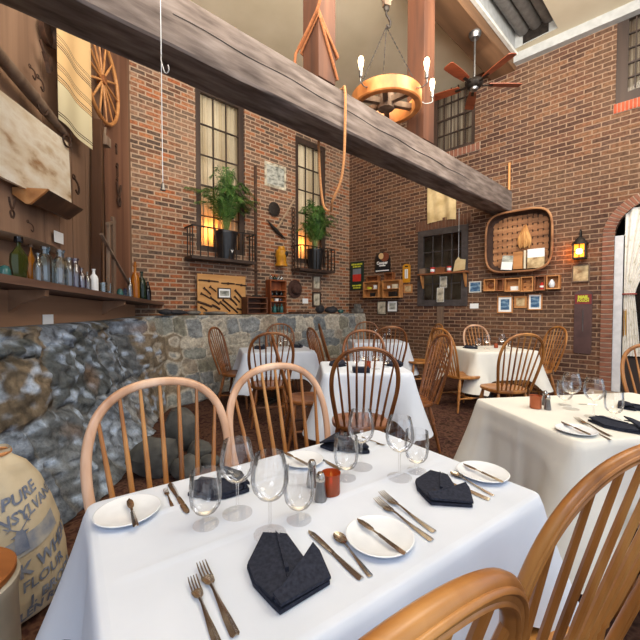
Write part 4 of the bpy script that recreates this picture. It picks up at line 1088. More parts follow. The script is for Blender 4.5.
# chandelier
cq = bhit(386, 101, bf + BW * .62); WRAD = cq.y * 68 / 360 / 2 * 1.0
zw = CAMZ + (309 - 92) / 360 * (cq.y - WRAD)
ch = thing('wheel_chandelier', 'wooden wheel chandelier with bare filament bulbs hanging over the beam', 'chandelier', (cq.x, cq.y, zw), .3)
M['wheelwood'] = wood('wheel_wood', (150, 86, 40), (196, 124, 66), (220, 156, 96), 5, .45, 2, .5)
h = .155
MB().lathe([(WRAD * .82, 0), (WRAD - .012, 0), (WRAD, .012), (WRAD, h - .015), (WRAD - .015, h), (WRAD * .82, h), (WRAD * .8, h * .5), (WRAD * .82, 0)], 56).obj('rim', 'wheelwood', ch, 28)
for k in range(6):
    an = k * PI / 3
    mb = MB(); mb.bar((.05 * math.cos(an), .05 * math.sin(an), h * .5), (WRAD * .83 * math.cos(an), WRAD * .83 * math.sin(an), h * .5), .055, .06); mb.obj('spoke', 'oldwood', ch, 0)
MB().lathe([(0, .0), (.09, .0), (.09, h), (0, h)], 24).obj('hub', 'oldwood', ch, 40)
M['bulb'] = emis('bulb_glow', (255, 226, 170), 9, (255, 240, 210)); M['brown_socket'] = plain('brown_socket', (110, 90, 76), .5, .4)
for an in (-130, -47, -4, 120):
    an = math.radians(an) - .3; c, s = math.cos(an), math.sin(an); r0, r1 = WRAD, WRAD + .12
    arm = MB().tube(smoothpts([(r0 * c, r0 * s, h * .45), ((r0 + .05) * c, (r0 + .05) * s, h * .3), (r1 * c, r1 * s, h * .4), (r1 * c, r1 * s, h * .75)], 6), .006, 6).obj('bulb_arm', 'pewter', ch)
    MB().lathe([(.0, h * .72), (.016, h * .72), (.02, h * .8), (.02, h + .02), (.0, h + .02)], 14, (r1 * c, r1 * s, 0)).obj('socket', 'pewter', arm)
    MB().lathe([(.012, h + .02), (.018, h + .05), (.028, h + .1), (.029, h + .125), (.02, h + .155), (0, h + .165)], 16, (r1 * c, r1 * s, 0)).obj('bulb', 'bulb', arm)
za = CAMZ + (309 - 33) / 360 * cq.y - zw
for an in (-150, -30, 90):
    an = math.radians(an) - .3
    p = Vector((WRAD * .9 * math.cos(an), WRAD * .9 * math.sin(an), h)); e = Vector((0, 0, za)); mb = MB(); nl = 26
    for k in range(nl):
        a_, b_ = p.lerp(e, k / nl), p.lerp(e, (k + 1.25) / nl)
        mb.bar(a_, b_, .012 if k % 2 else .005, .005 if k % 2 else .012)
    mb.obj('chain', 'iron', ch, 0)
MB().tube(smoothpts([(0, 0, za + .02), (.035, 0, za + .0), (.05, 0, za + .05), (.025, 0, za + .1), (0, 0, za + .13), (0, 0, za + .18)], 6), .012, 8).ball((0, 0, za + .2), .035, (1, .7, 1.2)).obj('hook', 'iron', ch)
topz = (zu if hb0[1] - .05 < beam_local(cq)[1] < hb1[1] + .05 else ZC) - zw
MB().box(-.04, .04, -.03, .03, za + .22, za + .42).torus((0, 0, za + .32), .055, .02, 'y', 20, 8).obj('pulley', 'oldwood', ch)
MB().tube([(0, 0, za + .4), (0, 0, topz)], .012, 8).obj('suspension_rod', 'iron', ch)
l = plamp((cq.x, cq.y, zw + .35), 9, (255, 206, 140), .25)
# ceiling fan
fm = at_z(475, 33, zu); fh = CAMZ + (309 - 90) / 360 * fm.y
fan = thing('ceiling_fan', 'ceiling fan with five reddish wooden blades under the roof beam', 'ceiling fan', (fm.x, fm.y, fh), 0)
M['fanwood'] = wood('fan_blade', (110, 48, 28), (146, 70, 42), (164, 88, 56), 8, .4, 0, .1)
L_ = zu - fh
MB().lathe([(0, L_), (.085, L_), (.085, L_ - .03), (.06, L_ - .08), (0, L_ - .085)], 20).obj('canopy', 'pewter', fan)
MB().tube([(0, 0, .1), (0, 0, L_ - .06)], .014, 10).obj('downrod', 'pewter', fan)
MB().lathe([(0, .12), (.04, .11), (.11, .07), (.125, .03), (.11, -.0), (.07, -.03), (0, -.04)], 24).obj('motor', 'iron', fan)
MB().lathe([(.06, -.03), (.05, -.06), (0, -.075)], 16).obj('switch_cup', 'pewter', fan)
FR = fm.y * 46 / 360
for k in range(5):
    an = math.radians(2 + 72 * k); m_ = Matrix.Rotation(an, 4, 'Z') @ Matrix.Rotation(math.radians(11), 4, 'X')
    b = MB(); b.prism([(.2, -.05), (FR * .6, -.068), (FR - .02, -.07), (FR, -.045), (FR, .045), (FR - .02, .07), (FR * .6, .068), (.2, .05)], .018, .026, m_, 'xy'); bl = b.obj('blade', 'fanwood', fan, 30)
    b = MB(); b.box(.09, .27, -.02, .02, .008, .016, m_); b.obj('blade_iron', 'iron', bl, 0)
# ================================================================== BACK WALL
def wthing(w, name, label, cat, u, z, off=0, group=None, tilt=0):
    return thing(name, label, cat, w.P(u, z, off), w.ang, group)
def palm(parent_name, label, p, ang, potr, poth, H, spread, seed):
    t = thing(parent_name, label, 'potted plant', p, ang)
    MB().lathe([(0, 0), (potr * .72, 0), (potr, poth - .03), (potr * 1.06, poth - .03), (potr * 1.06, poth), (potr * .95, poth), (potr * .9, poth - .03), (0, poth - .03)], 24).obj('pot', 'black', t, 40)
    rnd = random.Random(seed); mb = MB(); st = MB()
    for k in range(46):
        an = rnd.uniform(0, 2 * PI); out = rnd.uniform(.2, 1) * spread; hh = H * rnd.uniform(.5, 1.0) * (1.1 - .4 * out / spread)
        pts = smoothpts([(rnd.uniform(-.03, .03), rnd.uniform(-.03, .03), poth - .04), (out * .22 * math.cos(an), out * .22 * math.sin(an) * .75, poth + hh * .5), (out * .6 * math.cos(an), out * .6 * math.sin(an) * .7, poth + hh * .92), (out * math.cos(an), out * math.sin(an) * .7, poth + hh * (.95 - .25 * rnd.random()))], 8)
        pts = [Vector((q.x, min(q.y, .1) if q.y > 0 else q.y, q.z)) for q in pts]
        st.tube(pts, .0035, 4)
        n = len(pts)
        for i in range(6, n - 1):
            f = (i - 7) / (n - 8); ll = .17 * (1 - .5 * f) * rnd.uniform(.8, 1.15); d = (pts[i + 1] - pts[i - 1]).normalized(); sd = d.cross(Vector((0, 0, 1))).normalized()
            for s in (-1, 1, -1, 1)[:4 if seed else 2]:
                v = (d * .75 + sd * s * .75 + Vector((0, 0, rnd.uniform(-.35, .15)))).normalized(); w_ = d.cross(v).cross(v).normalized() * .0075; b0_ = pts[i]
                tip = b0_ + v * ll + Vector((0, 0, -.03))
                mb.b.faces.new([mb.b.verts.new(Vector((x.x, min(x.y, .125), x.z))) for x in (b0_ - w_ * .4, b0_ + v * ll * .4 - w_, tip, b0_ + v * ll * .4 + w_)])
    st.obj('stems', 'stem', t); mb.obj('fronds', 'leaf', t, 0, weld=False); return t
M['leaf'] = mottle('palm_green', [(.3, (40, 72, 30)), (.5, (68, 108, 46)), (.7, (104, 142, 66))], 12, .5); M['stem'] = plain('stem_green', (110, 130, 64), .6)
def guard(w, lpx, rpx, zr_px, zs_px, off, label, gridx=0):
    u0 = w.uv(*lpx, 0)[0]; u1 = w.uv(*rpx, off)[0]; zr = w.uv(*zr_px, off)[1]; zs = w.uv(*zs_px, off)[1]
    t = wthing(w, 'window_guard', label, 'window railing', (u0 + u1) / 2, zs, 0); h = (u1 - u0) / 2; H = zr - zs
    MB().box(-h, h, -off, -.004, -.05, 0).obj('base_slab', 'frame_dark', t, 0)
    MB().box(-h, h, -off - .012, -off + .012, H - .02, H).box(-h - .0, -h + .024, -off, -.004, H - .02, H).box(h - .024, h, -off, -.004, H - .02, H).obj('top_rail', 'iron', t, 0)
    n = 9
    for k in range(n + 1):
        x = -h + .012 + (2 * h - .024) * k / n; MB().box(x - .007, x + .007, -off - .007, -off + .007, 0, H - .02).obj('baluster', 'iron', t, 0)
    for x in (-h + .012, h - .012):
        for y in (-off * .35, -off * .68): MB().box(x - .007, x + .007, y - .007, y + .007, 0, H - .02).obj('baluster', 'iron', t, 0)
    if gridx:
        mb = MB()
        for k in range(1, 6): mb.box(h - .2, h - .012, -off - .006, -off + .006, H * k / 6 - .006, H * k / 6 + .006)
        mb.obj('crossbars', 'iron', t, 0)
    return t, zs
g1, zs1 = guard(WB, (184, 224), (256, 236), (222, 229), (222, 258), .3, 'black iron window railing holding the larger potted palm')
g2, zs2 = guard(WB, (291, 243), (335, 249), (313, 246), (315, 269), .3, 'black iron window railing with crossbars beside the hanging chain', 1)
p = WB.hit(226, 250, .15); p.z = zs1 + .002
s_ = p.y / 360
palm('potted_palm', 'feathery green palm in a black pot behind the railing above the tool board', p, WB.ang, 11 * s_, 27 * s_, 70 * s_, 40 * s_, 3)
text('V', .07, 'card', 'pot_mark', bpy.data.objects['potted_palm'], (0.02, -11 * s_ * .92, 7 * s_), .002)
p = WB.hit(315, 262, .15); p.z = zs2 + .002; s_ = p.y / 360
palm('potted_palm', 'green palm in a black pot behind the railing nearest the brick corner', p, WB.ang, 8.5 * s_, 20 * s_, 52 * s_, 30 * s_, 9)
def pxbox(w, x0, y0, x1, y1, off): a = w.rect(x0, y0, x1, y1, off); return (a[0] + a[1]) / 2, a[2], a[1] - a[0], a[3] - a[2]
LZ = STOP + .012
LEDGE = .27
# picture frames
M['print'] = mottle('old_print', [(.35, (120, 116, 104)), (.55, (200, 192, 172)), (.7, (222, 216, 198))], 9, .7, spec=.2)
M['sepia'] = mottle('sepia_print', [(.35, (140, 108, 70)), (.6, (214, 192, 150))], 9, .7)
M['bluepic'] = mottle('blue_print', [(.3, (30, 54, 84)), (.5, (60, 100, 140)), (.65, (150, 180, 200))], 8, .6, stretch=(1, 1, 2.5))
M['greypic'] = mottle('grey_print', [(.3, (70, 76, 70)), (.6, (190, 192, 184))], 9, .6, stretch=(1, 1, 2))
def frame(w, r, fm, pm, label, off=.006, th=.02, mat_w=0, fw=.14, name='picture_frame', cat='picture', group=None, tilt=0):
    u, z, W_, H = pxbox(w, *r, off); t = wthing(w, name, label, cat, u, z, off, group); f = min(W_, H) * fw; h = W_ / 2
    MB().box(-h, -h + f, -th, 0, 0, H).box(h - f, h, -th, 0, 0, H).box(-h + f, h - f, -th, 0, 0, f).box(-h + f, h - f, -th, 0, H - f, H).obj('frame', fm, t, 0)
    MB().box(-h + f, h - f, -th * .5, -.001, f, H - f).obj('mount', 'card' if mat_w else pm, t, 0)
    if mat_w:
        g = f + min(W_, H) * mat_w; MB().box(-h + g, h - g, -th * .55, -th * .4, g, H - g).obj('print', pm, t, 0)
    return t
frame(WB, (264.5, 164, 286, 188), 'print', 'greypic', 'paper print of a street scene on the brick above the iron dish', fw=.1, th=.006, cat='print', name='wall_print')
frame(WB, (312, 275, 320.5, 290), 'oldwood', 'print', 'upper of two narrow framed papers below the second railing')
frame(WB, (312, 292, 320.5, 307), 'frame_dark', 'print', 'lower of two narrow framed papers below the second railing')
def card(w, r, label, off=.004):
    u, z, W_, H = pxbox(w, *r, off); o = MB().box(-W_ / 2, W_ / 2, -.004, 0, 0, H).obj('card', 'card', smooth=0); o.location = w.P(u, z, off); o.rotation_euler.z = w.ang; tag(o, label, 'card')
card(WB, (302.5, 298.5, 308, 303.5), 'small white card on the brick below the felt hat')
# tool display board
u, z, W_, H = pxbox(WB, 197.5, 271, 245.5, 310, .12)
z = LZ
tb = wthing(WB, 'tool_board', 'tan display board with rows of old tools leaning on the stone ledge', 'display board', u, z, .12)
M['board'] = wood('tan_board', (176, 122, 66), (200, 148, 88), (214, 166, 108), 4, .6, 0, .2)
MB().box(-W_ / 2, W_ / 2, -.0, .02, 0, H).obj('panel', 'board', tb, 0)
def tb_pt(ix, iy): return ((ix - 128) / (462 - 128) * W_ - W_ / 2, H - (iy - 225) / (492 - 225) * H)
tools = [((135, 267), (265, 272), .006, 'auger'), ((285, 280), (378, 280), .006, 'auger'), ((388, 283), (468, 290), .006, 'auger'), ((168, 318), (212, 358), .007, 'file'), ((208, 308), (248, 338), .006, 'file'), ((150, 355), (205, 384), .006, 'file'), ((210, 380), (270, 425), .008, 'file'), ((130, 410), (215, 440), .01, 'wrench'), ((225, 432), (270, 456), .01, 'wrench'), ((150, 445), (182, 465), .006, 'hook'), ((275, 410), (345, 472), .008, 'bar'), ((295, 395), (400, 482), .008, 'bar'), ((350, 385), (395, 430), .009, 'bar'), ((378, 370), (415, 408), .008, 'bar'), ((383, 325), (445, 395), .009, 'hammer'), ((400, 455), (452, 470), .007, 'pincers')]
# each tool is fixed to the board: a part of the display
for a, b, r, kind in tools:
    (xa, za_), (xb, zb2) = tb_pt(*a), tb_pt(*b); mb = MB(); mb.tube([(xa, -.01, za_), ((xa + xb) / 2, -.014, (za_ + zb2) / 2 + .004), (xb, -.01, zb2)], r * 1.9, 6)
    if kind == 'auger': mb.ball(((xa + xb) / 2, -.016, (za_ + zb2) / 2), .028, (1, .5, .8), 10)
    if kind in ('hammer', 'bar', 'file'):
        dx, dz = xb - xa, zb2 - za_; L2 = math.hypot(dx, dz); mb.bar((xa - dz / L2 * .02, -.012, za_ + dx / L2 * .02), (xa + dz / L2 * .02, -.012, za_ - dx / L2 * .02), .018, .018)
    if kind in ('wrench', 'pincers', 'hook'):
        mb.torus((xa, -.01, za_), .016, .006, 'y', 12, 6).torus((xb, -.01, zb2), .014, .006, 'y', 12, 6)
    mb.obj(kind, 'rust', tb)
(xa, za_), (xb, zb2) = tb_pt(258, 385), tb_pt(350, 312)
MB().box(xa, xb, -.02, 0, za_, zb2).obj('picture_frame', 'frame_dark', tb, 0); MB().box(xa + .02, xb - .02, -.023, -.01, za_ + .02, zb2 - .02).obj('picture_mount', 'card', tb, 0); MB().box(xa + .04, xb - .04, -.025, -.01, za_ + .045, zb2 - .05).obj('picture_print', 'greypic', tb, 0)
# crate on the ledge and pump pole on it
def crate_like(w, r, name, label, cat, dep, shelves, mat, off, zb0=None, col=None):
    u, z, W_, H = pxbox(w, *r, off); z2 = zb0 if zb0 is not None else z; H = z + H - z2; t = wthing(w, name, label, cat, u, z2, off - dep); h = W_ / 2; b = .018
    MB().box(-h, -h + b, -dep, 0, 0, H).obj('side_panel', mat, t, 0); MB().box(h - b, h, -dep, 0, 0, H).obj('side_panel', mat, t, 0)
    MB().box(-h + b, h - b, -dep, 0, 0, b).obj('base', mat, t, 0); MB().box(-h + b, h - b, -dep, 0, H - b, H).obj('top', mat, t, 0); MB().box(-h + b, h - b, -.012, 0, b, H - b).obj('back_panel', mat, t, 0)
    for s in shelves: MB().box(-h + b, h - b, -dep + .003, -.012, H * s - .007, H * s + .007).obj('shelf', mat, t, 0)
    return t, h, H, dep, z2
M['cratewood'] = wood('crate_wood', (64, 36, 22), (92, 54, 34), (120, 76, 50), 6, .6, 0, .15)
M['redwood'] = wood('red_brown_wood', (96, 46, 22), (138, 72, 36), (166, 98, 56), 6, .5, 2, .2)
c1, h1, H1, d1, z1 = crate_like(WB, (247.5, 297, 267.5, 315), 'wooden_crate', 'dark wooden crate open at the front, under the iron pump pipe', 'crate', .2, (.33, .62), 'cratewood', .38, LZ)
ppos = WB.hit(256, 290, .28); zt = WB.uv(256.5, 166, .28)[1]
t = thing('pump_pipe', 'tall thin black iron pipe with a flange standing on the crate', 'pipe', (ppos.x, ppos.y, z1 + H1 + .001), WB.ang)
MB().tube([(0, 0, .02), (0, 0, zt - z1 - H1)], .028, 10).obj('pipe', 'rust', t); MB().lathe([(0, 0), (.1, 0), (.1, .015), (.03, .03), (.022, .05)], 16).obj('foot_plate', 'iron', t)
fz = WB.uv(256.5, 271, .28)[1] - z1 - H1; MB().lathe([(.02, fz - .02), (.055, fz - .01), (.055, fz + .01), (.02, fz + .02)], 14).obj('flange', 'rust', t)
# bottle cabinet
c2, h2, H2, d2, z2 = crate_like(WB, (270.5, 280, 286.5, 315.5), 'bottle_cabinet', 'narrow open cabinet with three shelves standing on the stone ledge', 'cabinet', .16, (.36, .52, .7), 'redwood', .36, LZ)
for n_, c in ():
    pass
def bottle(loc, rz, r, hgt, kind, mat, label, group=None, cork=None, name='bottle', parts=True, sq=1.0):
    t = thing(name, label, name.replace('_', ' '), loc, rz, group); H = hgt
    if kind == 'round': pr = [(0, 0), (r * .95, 0), (r, H * .03), (r, H * .6), (r * .8, H * .7), (r * .32, H * .8), (r * .3, H * .95), (r * .42, H * .955), (r * .42, H), (r * .25, H)]
    elif kind == 'wide': pr = [(0, 0), (r * .95, 0), (r, H * .03), (r, H * .7), (r * .85, H * .76), (r * .55, H * .82), (r * .52, H * .93), (r * .68, H * .935), (r * .68, H), (r * .5, H)]
    elif kind == 'flask': pr = [(0, 0), (r * .55, 0), (r * .7, H * .04), (r, H * .45), (r * .9, H * .65), (r * .4, H * .8), (r * .22, H * .86), (r * .2, H * .95), (r * .28, H * .96), (r * .28, H), (r * .15, H)]
    elif kind == 'tumbler': pr = [(0, 0), (r * .85, 0), (r, H), (r * .92, H), (r * .8, .012), (0, .012)]
    elif kind == 'dome': pr = [(r, 0), (r, H * .2), (r * .8, H * .25), (r * .75, H * .6), (r * .5, H * .9), (0, H)]
    elif kind == 'jug': pr = [(0, 0), (r, 0), (r, H * .5), (r * .6, H * .75), (r * .35, H * .85), (r * .4, H), (r * .25, H)]
    MB().lathe(pr, 24 if sq == 1 else 8, sc=(1, sq)).obj('body' if kind != 'tumbler' else 'cup', mat, t, 50 if sq == 1 else 30)
    if cork: MB().lathe([(r * .3, H * .955), (r * .34, H * .99), (r * .3, H * 1.1), (0, H * 1.12)], 12).obj('stopper', cork, t)
    if kind == 'jug': MB().tube(smoothpts([(r * .35, 0, H * .9), (r * 1.1, 0, H * .85), (r * 1.25, 0, H * .6), (r * .98, 0, H * .45)], 5), .007, 6).obj('handle', mat, t)
    return t
for n_, c in dict(clearb=(226, 236, 238), blueb=(206, 224, 230), greenb=(74, 84, 34), amberb=(206, 132, 40), tealb=(70, 130, 128), violetb=(206, 200, 222), darkgreenb=(36, 58, 40), cobaltb=(52, 76, 120), blackb=(26, 26, 30)).items(): M[n_] = glass(n_, c, .16, .08, .9) if n_ in ('clearb', 'blueb', 'violetb') else bottleglass(n_, c, .5)
def in_cab(root, lx, y, lz):
    return root.matrix_basis @ Vector((lx, y, lz))
root = c2
k = 0
for lev, mats in ((.0, ['darkgreenb', 'tealb', 'darkgreenb', 'tealb']), (.36, ['amberb', 'card', 'violetb']), (.52, ['blackb', 'blackb', 'blackb']), (1.0, ['clearb', 'darkgreenb', 'clearb', 'clearb'])):
    for j, m_ in enumerate(mats):
        wd_ = 2 * h2 - .05; x = -wd_ / 2 + wd_ * (j + .5) / len(mats); zz = H2 * lev + (.019 if lev == 0 else .008 if lev < 1 else .002)
        lev_n = {.0: 'bottom shelf', .36: 'middle shelf', .52: 'upper shelf', 1.0: 'top'}[lev]
        ordn = ['first', 'second', 'third', 'fourth'][j]
        bottle(in_cab(c2, x, -.09, zz), WB.ang, wd_ / len(mats) * .42, {.0: .17, .36: .05, .52: .09, 1.0: .085}[lev], 'round' if lev != .36 else 'tumbler', m_, f'small jar or bottle on the {lev_n} of the narrow cabinet, {ordn}', 'small bottles in the narrow cabinet')
# dish, pickaxe, chain, lantern, hat
u, z, W_, H = pxbox(WB, 267, 203, 278.5, 216, .0)
mb = MB(); mb.lathe([(0, -.05), (W_ * .3, -.045), (W_ * .46, -.01), (W_ * .5, 0), (W_ * .46, .004), (0, .0)], 18, mtx=Matrix.Rotation(PI / 2, 4, 'X') @ Matrix.Rotation(.3, 4, 'Z'))
o = mb.obj('iron_dish', 'iron'); o.location = WB.P(u, z + H / 2, .055); o.rotation_euler.z = WB.ang; tag(o, 'black iron dish hung on the brick below the street print', 'dish')
u0, z0 = WB.uv(277, 229, .05); u1_, z1_ = WB.uv(294.5, 199, .05); ua, zaa = WB.uv(267, 220, .05); ub, zbb = WB.uv(285.5, 239.5, .05); uc, zcc = WB.uv(277.5, 231, .05)
t = wthing(WB, 'pickaxe', 'old pickaxe with a wooden handle hung on the brick', 'pickaxe', u0, z0, .05)
MB().tube([(0, 0, 0), (u1_ - u0, 0, z1_ - z0)], [.024, .02], 8).obj('handle', 'traywood', t)
MB().tube(smoothpts([(ua - u0, 0, zaa - z0), (uc - u0 - .02, 0, zcc - z0 + .0), (ub - u0, 0, zbb - z0)], 6), [.008 + .026 * math.sin(PI * k / 12) for k in range(13)], 8).obj('head', 'iron', t)
u0, z0 = WB.uv(292, 211, .03); _, z1_ = WB.uv(292, 276, .03)
mb = MB(); zz = z0; k = 0
while zz > z1_:
    mb.torus((0, 0, zz - z0), .036, .012, 'y' if k % 2 else 'x', 12, 6, (1, 1.6)); zz -= .088; k += 1
o = mb.obj('chain', 'rust'); o.location = WB.P(u0, z0, .075); o.rotation_euler.z = WB.ang; tag(o, 'heavy rusty chain hanging on the brick beside the second railing', 'chain')
u, z, W_, H = pxbox(WB, 274, 246.5, 284, 266.5, .06)
M['yellow'] = mottle('yellow_enamel', [(.3, (176, 116, 16)), (.7, (222, 160, 40))], 9, .4)
t = wthing(WB, 'signal_lantern', 'yellow metal signal lantern hung on the brick above the bottle cabinet', 'lantern', u, z, W_ / 2 + .012)
r_ = W_ / 2
MB().lathe([(0, 0), (r_, 0), (r_, H * .1), (r_ * .8, H * .14), (r_ * .85, H * .45), (r_ * .95, H * .5), (r_ * .9, H * .75), (r_ * .55, H * .85), (r_ * .55, H * .97), (0, H)], 18).obj('body', 'yellow', t, 40)
MB().lathe([(0, 0), (r_ * .42, 0), (r_ * .5, .02), (r_ * .3, .04), (0, .045)], 14, mtx=Matrix.Translation((r_ * .35, -r_ * .6, H * .6)) @ Matrix.Rotation(PI / 2, 4, 'X')).obj('lens', 'black', t)
u, z, W_, H = pxbox(WB, 288, 280, 300.5, 298, .0)
M['felt'] = plain('brown_felt', (70, 46, 38), .9, 0, 8)
mb = MB(); mb.lathe([(0, -.1), (H * .22, -.1), (H * .27, -.085), (H * .29, -.02), (H * .3, -.006), (H * .48, .0), (H * .5, -.012), (H * .5, -.004), (H * .3, .004), (0, .004)], 28, mtx=Matrix.Rotation(-PI / 2, 4, 'X') @ Matrix.Rotation(0, 4, 'Z'))
t = wthing(WB, 'felt_hat', 'brown felt hat with a round brim hung on the brick', 'hat', u, z + H / 2, .015)
o = mb.obj('hat_shape', 'felt', t, 50); o.name = 'crown'
for v in o.data.vertices: v.co.y = -abs(v.co.y) if False else v.co.y
# ================================================================== LEDGE CLUTTER
def lump(w, px, py, sx, sy, h, mat, name, label, cat, off, seed=1, grp=None):
    p = w.hit(px, py, off); mb = MB(); mb.ball((0, 0, h * .5), 1, (sx, sy, h * .5), 14)
    for v in mb.b.verts: v.co += v.co.normalized() * .22 * min(sx, h) * mnoise.noise(v.co * 9 + Vector((seed, 0, 0))); v.co.z = max(0, v.co.z)
    o = mb.obj(name, mat, smooth=30); o.location = (p.x, p.y, LZ - .004); o.rotation_euler.z = w.ang + seed; tag(o, label, cat, grp)
M['rock'] = mottle('grey_rock', [(.3, (70, 70, 72)), (.6, (120, 116, 110)), (.8, (160, 152, 140))], 8, .85); M['coal'] = mottle('dark_rock', [(.3, (34, 34, 38)), (.7, (70, 70, 76))], 10, .8)
lump(WB, 166, 313, .13, .1, .1, 'coal', 'rock', 'dark rock at the shelf end of the stone ledge', 'rock', .35, 1)
lump(WB, 178, 314, .17, .1, .08, 'coal', 'rock', 'long dark rock on the ledge before the tool board', 'rock', .38, 2)
lump(WB, 193, 314, .12, .09, .07, 'rock', 'rock', 'grey rock by the lower corner of the tool board', 'rock', .36, 3)
lump(WB, 216, 315, .22, .08, .055, 'rock', 'rock', 'flat pale stone slab lying below the tool board', 'rock', .36, 0)
lump(WB, 320, 312, .14, .1, .17, 'coal', 'rock', 'black lump of coal below the framed papers', 'rock', .3, 4)
lump(WB, 331, 312, .16, .1, .15, 'coal', 'rock', 'larger black lump of coal nearer the brick corner', 'rock', .3, 5)
lump(WB, 341, 313, .07, .07, .09, 'tealb', 'glass_lump', 'dark green lump of slag glass at the corner end of the ledge', 'glass lump', .3, 6)
p = WB.hit(299, 314, .34)
o = MB().tube([(-.25, 0, .018), (.25, 0, .018)], .018, 8).obj('iron_bar', 'rust'); o.location = (p.x, p.y, LZ); o.rotation_euler.z = WB.ang; tag(o, 'rusty iron bar lying on the ledge below the hat', 'iron bar')
# stone blocks at the corner end of the wall
p = WB.P(-.3, 0, .28)
for k, (s, lab) in enumerate([(.2, 'pale stone block at the corner end of the stone wall, lower of two'), (.13, 'small pale stone block at the corner end, upper of two')]):
    o = MB().box(-s / 2, s / 2, -s / 2, s / 2, 0, .1, None, .012).obj('stone_block', 'rock'); o.location = (p.x + .2, p.y + .1, LZ + .1 * k + .001); o.rotation_euler.z = WB.ang + .2 * k; tag(o, lab, 'stone block', 'corner stone blocks')
# ================================================================== RIGHT WALL
# tobacco tin sign
u, z, W_, H = pxbox(WR, 350.5, 261.5, 364, 290, .006)
t = wthing(WR, 'tin_sign', 'dark green tin sign with yellow lettering and a red pack near the brick corner', 'sign', u, z, .006)
M['signgreen'] = plain('sign_green', (22, 44, 38), .5, 0, 5); M['signyellow'] = plain('sign_yellow', (196, 200, 58), .6, 0, 6); M['signred'] = plain('sign_red', (196, 50, 40), .5, 0, 8); M['signgrey'] = plain('sign_grey', (120, 128, 140), .5, 0, 6)
MB().box(-W_ / 2, W_ / 2, -.01, 0, 0, H).obj('panel', 'signgreen', t, 0)
mb = MB()
for zz, ws in ((.9, (.2, .13, .22, .16)), (.82, (.12, .2, .2)), (.16, (.22, .16, .2)), (.08, (.14, .2, .14))):      # worn lettering no longer legible
    x = -sum(ws) * W_ / 2 - .01 * len(ws) / 2
    for q in ws: mb.box(x, x + q * W_, -.013, -.01, H * zz - H * .028, H * zz + H * R.uniform(.018, .034)); x += q * W_ + .012
mb.obj('worn_lettering', 'signyellow', t, 0)
MB().box(-W_ * .3, W_ * .3, -.014, -.01, H * .3, H * .55).obj('red_pack', 'signred', t, 0); MB().box(-W_ * .3, W_ * .3, -.014, -.01, H * .55, H * .74).obj('grey_band', 'signgrey', t, 0)
# arched sign
u, z, W_, H = pxbox(WR, 375, 251.5, 390.5, 272, .006)
t = wthing(WR, 'arched_sign', 'arched black sign with a painted head and white lettering above the box shelves', 'sign', u, z, .006)
h = W_ / 2; ar = [(-h, 0), (h, 0), (h, H - h)] + [(h * math.cos(a * PI / 14), H - h + h * math.sin(a * PI / 14)) for a in range(1, 14)] + [(-h, H - h)]
MB().prism(ar, -.012, 0).obj('panel', 'black', t, 0)
M['maroon'] = plain('sign_brown', (124, 66, 44), .6); M['skin'] = plain('painted_tan', (206, 176, 130), .7)
MB().prism([(.3 * h + .55 * h * math.cos(a * PI / 8), H * .72 + .5 * h * math.sin(a * PI / 8)) for a in range(16)], -.015, -.011).obj('brown_patch', 'maroon', t, 0)
MB().prism([(-.15 * h + .32 * h * math.cos(a * PI / 8), H * .78 + .34 * h * math.sin(a * PI / 8)) for a in range(16)], -.018, -.011).obj('pale_patch', 'skin', t, 0)
text('Cooper', H * .2, 'card', 'lettering', t, (0, -.02, H * .44), .004); MB().box(-h * .4, h * .4, -.016, -.011, H * .28, H * .34).box(-h * .85, h * .85, -.016, -.011, H * .04, H * .09).obj('white_bars', 'card', t, 0)
# box shelves
M['boxwood'] = wood('honey_box_wood', (150, 96, 50), (188, 130, 76), (208, 154, 100), 6, .55, 0, .2)
M['boxdark'] = wood('brown_box_wood', (96, 54, 28), (134, 80, 44), (160, 104, 62), 6, .6, 0, .2)
def wallbox(r, dep, shelves, mat, label, name='box_shelf', cat='box shelf', grp=None):
    return crate_like(WR, r, name, label, cat, dep, shelves, mat, dep + .004, col=None)
b1 = wallbox((363, 281.5, 378.5, 297.5), .14, (.5,), 'boxwood', 'small wooden box shelf on the brick, the one nearer the green sign')
b2 = wallbox((382, 280, 399.5, 297.5), .14, (.5,), 'boxwood', 'small wooden box shelf on the brick, the one below the arched sign')
c_ = crate_like(WR, (366, 276, 378, 281.3), 'cigar_box', 'brown cigar box on top of the box shelf nearer the green sign', 'box', .11, (), 'boxdark', .12, b1[4] + b1[2] + .001)
c_ = crate_like(WR, (384, 272.5, 392.5, 279.8), 'cigar_box', 'brown cigar box on top of the box shelf below the arched sign', 'box', .11, (), 'boxdark', .12, b2[4] + b2[2] + .001)
def onshelf(box, fx, lev, w_, h_, mat, name, label, cat, grp=None, d_=.05):
    t, hh, H, dep, z0 = box; zz = z0 + (.0185 if lev == 0 else H * lev + .008)
    o = MB().box(-w_ / 2, w_ / 2, -d_ / 2, d_ / 2, 0, h_, None, .004).obj(name, mat, smooth=30); p = t.matrix_basis @ Vector((fx * hh, -dep * .55, 0)); o.location = (p.x, p.y, zz); o.rotation_euler.z = WR.ang; tag(o, label, cat, grp)
onshelf(b1, -.35, .5, .09, .05, 'signyellow', 'tin', 'yellow tin in the box shelf nearer the green sign', 'tin')
onshelf(b1, .4, .5, .07, .09, 'card', 'tin', 'white tin in the box shelf nearer the green sign', 'tin')
onshelf(b1, .05, 0, .11, .09, 'black', 'tin', 'black tin in the lower bay of the box shelf nearer the green sign', 'tin')
onshelf(b2, -.4, .5, .05, .06, 'card', 'tin', 'small white tin in the box shelf below the arched sign', 'tin')
onshelf(b2, .35, .5, .14, .09, 'cream', 'tin', 'beige tin in the box shelf below the arched sign', 'tin')
onshelf(b2, .1, 0, .2, .11, 'iron', 'tin', 'dark tin in the lower bay of the box shelf below the arched sign', 'tin')
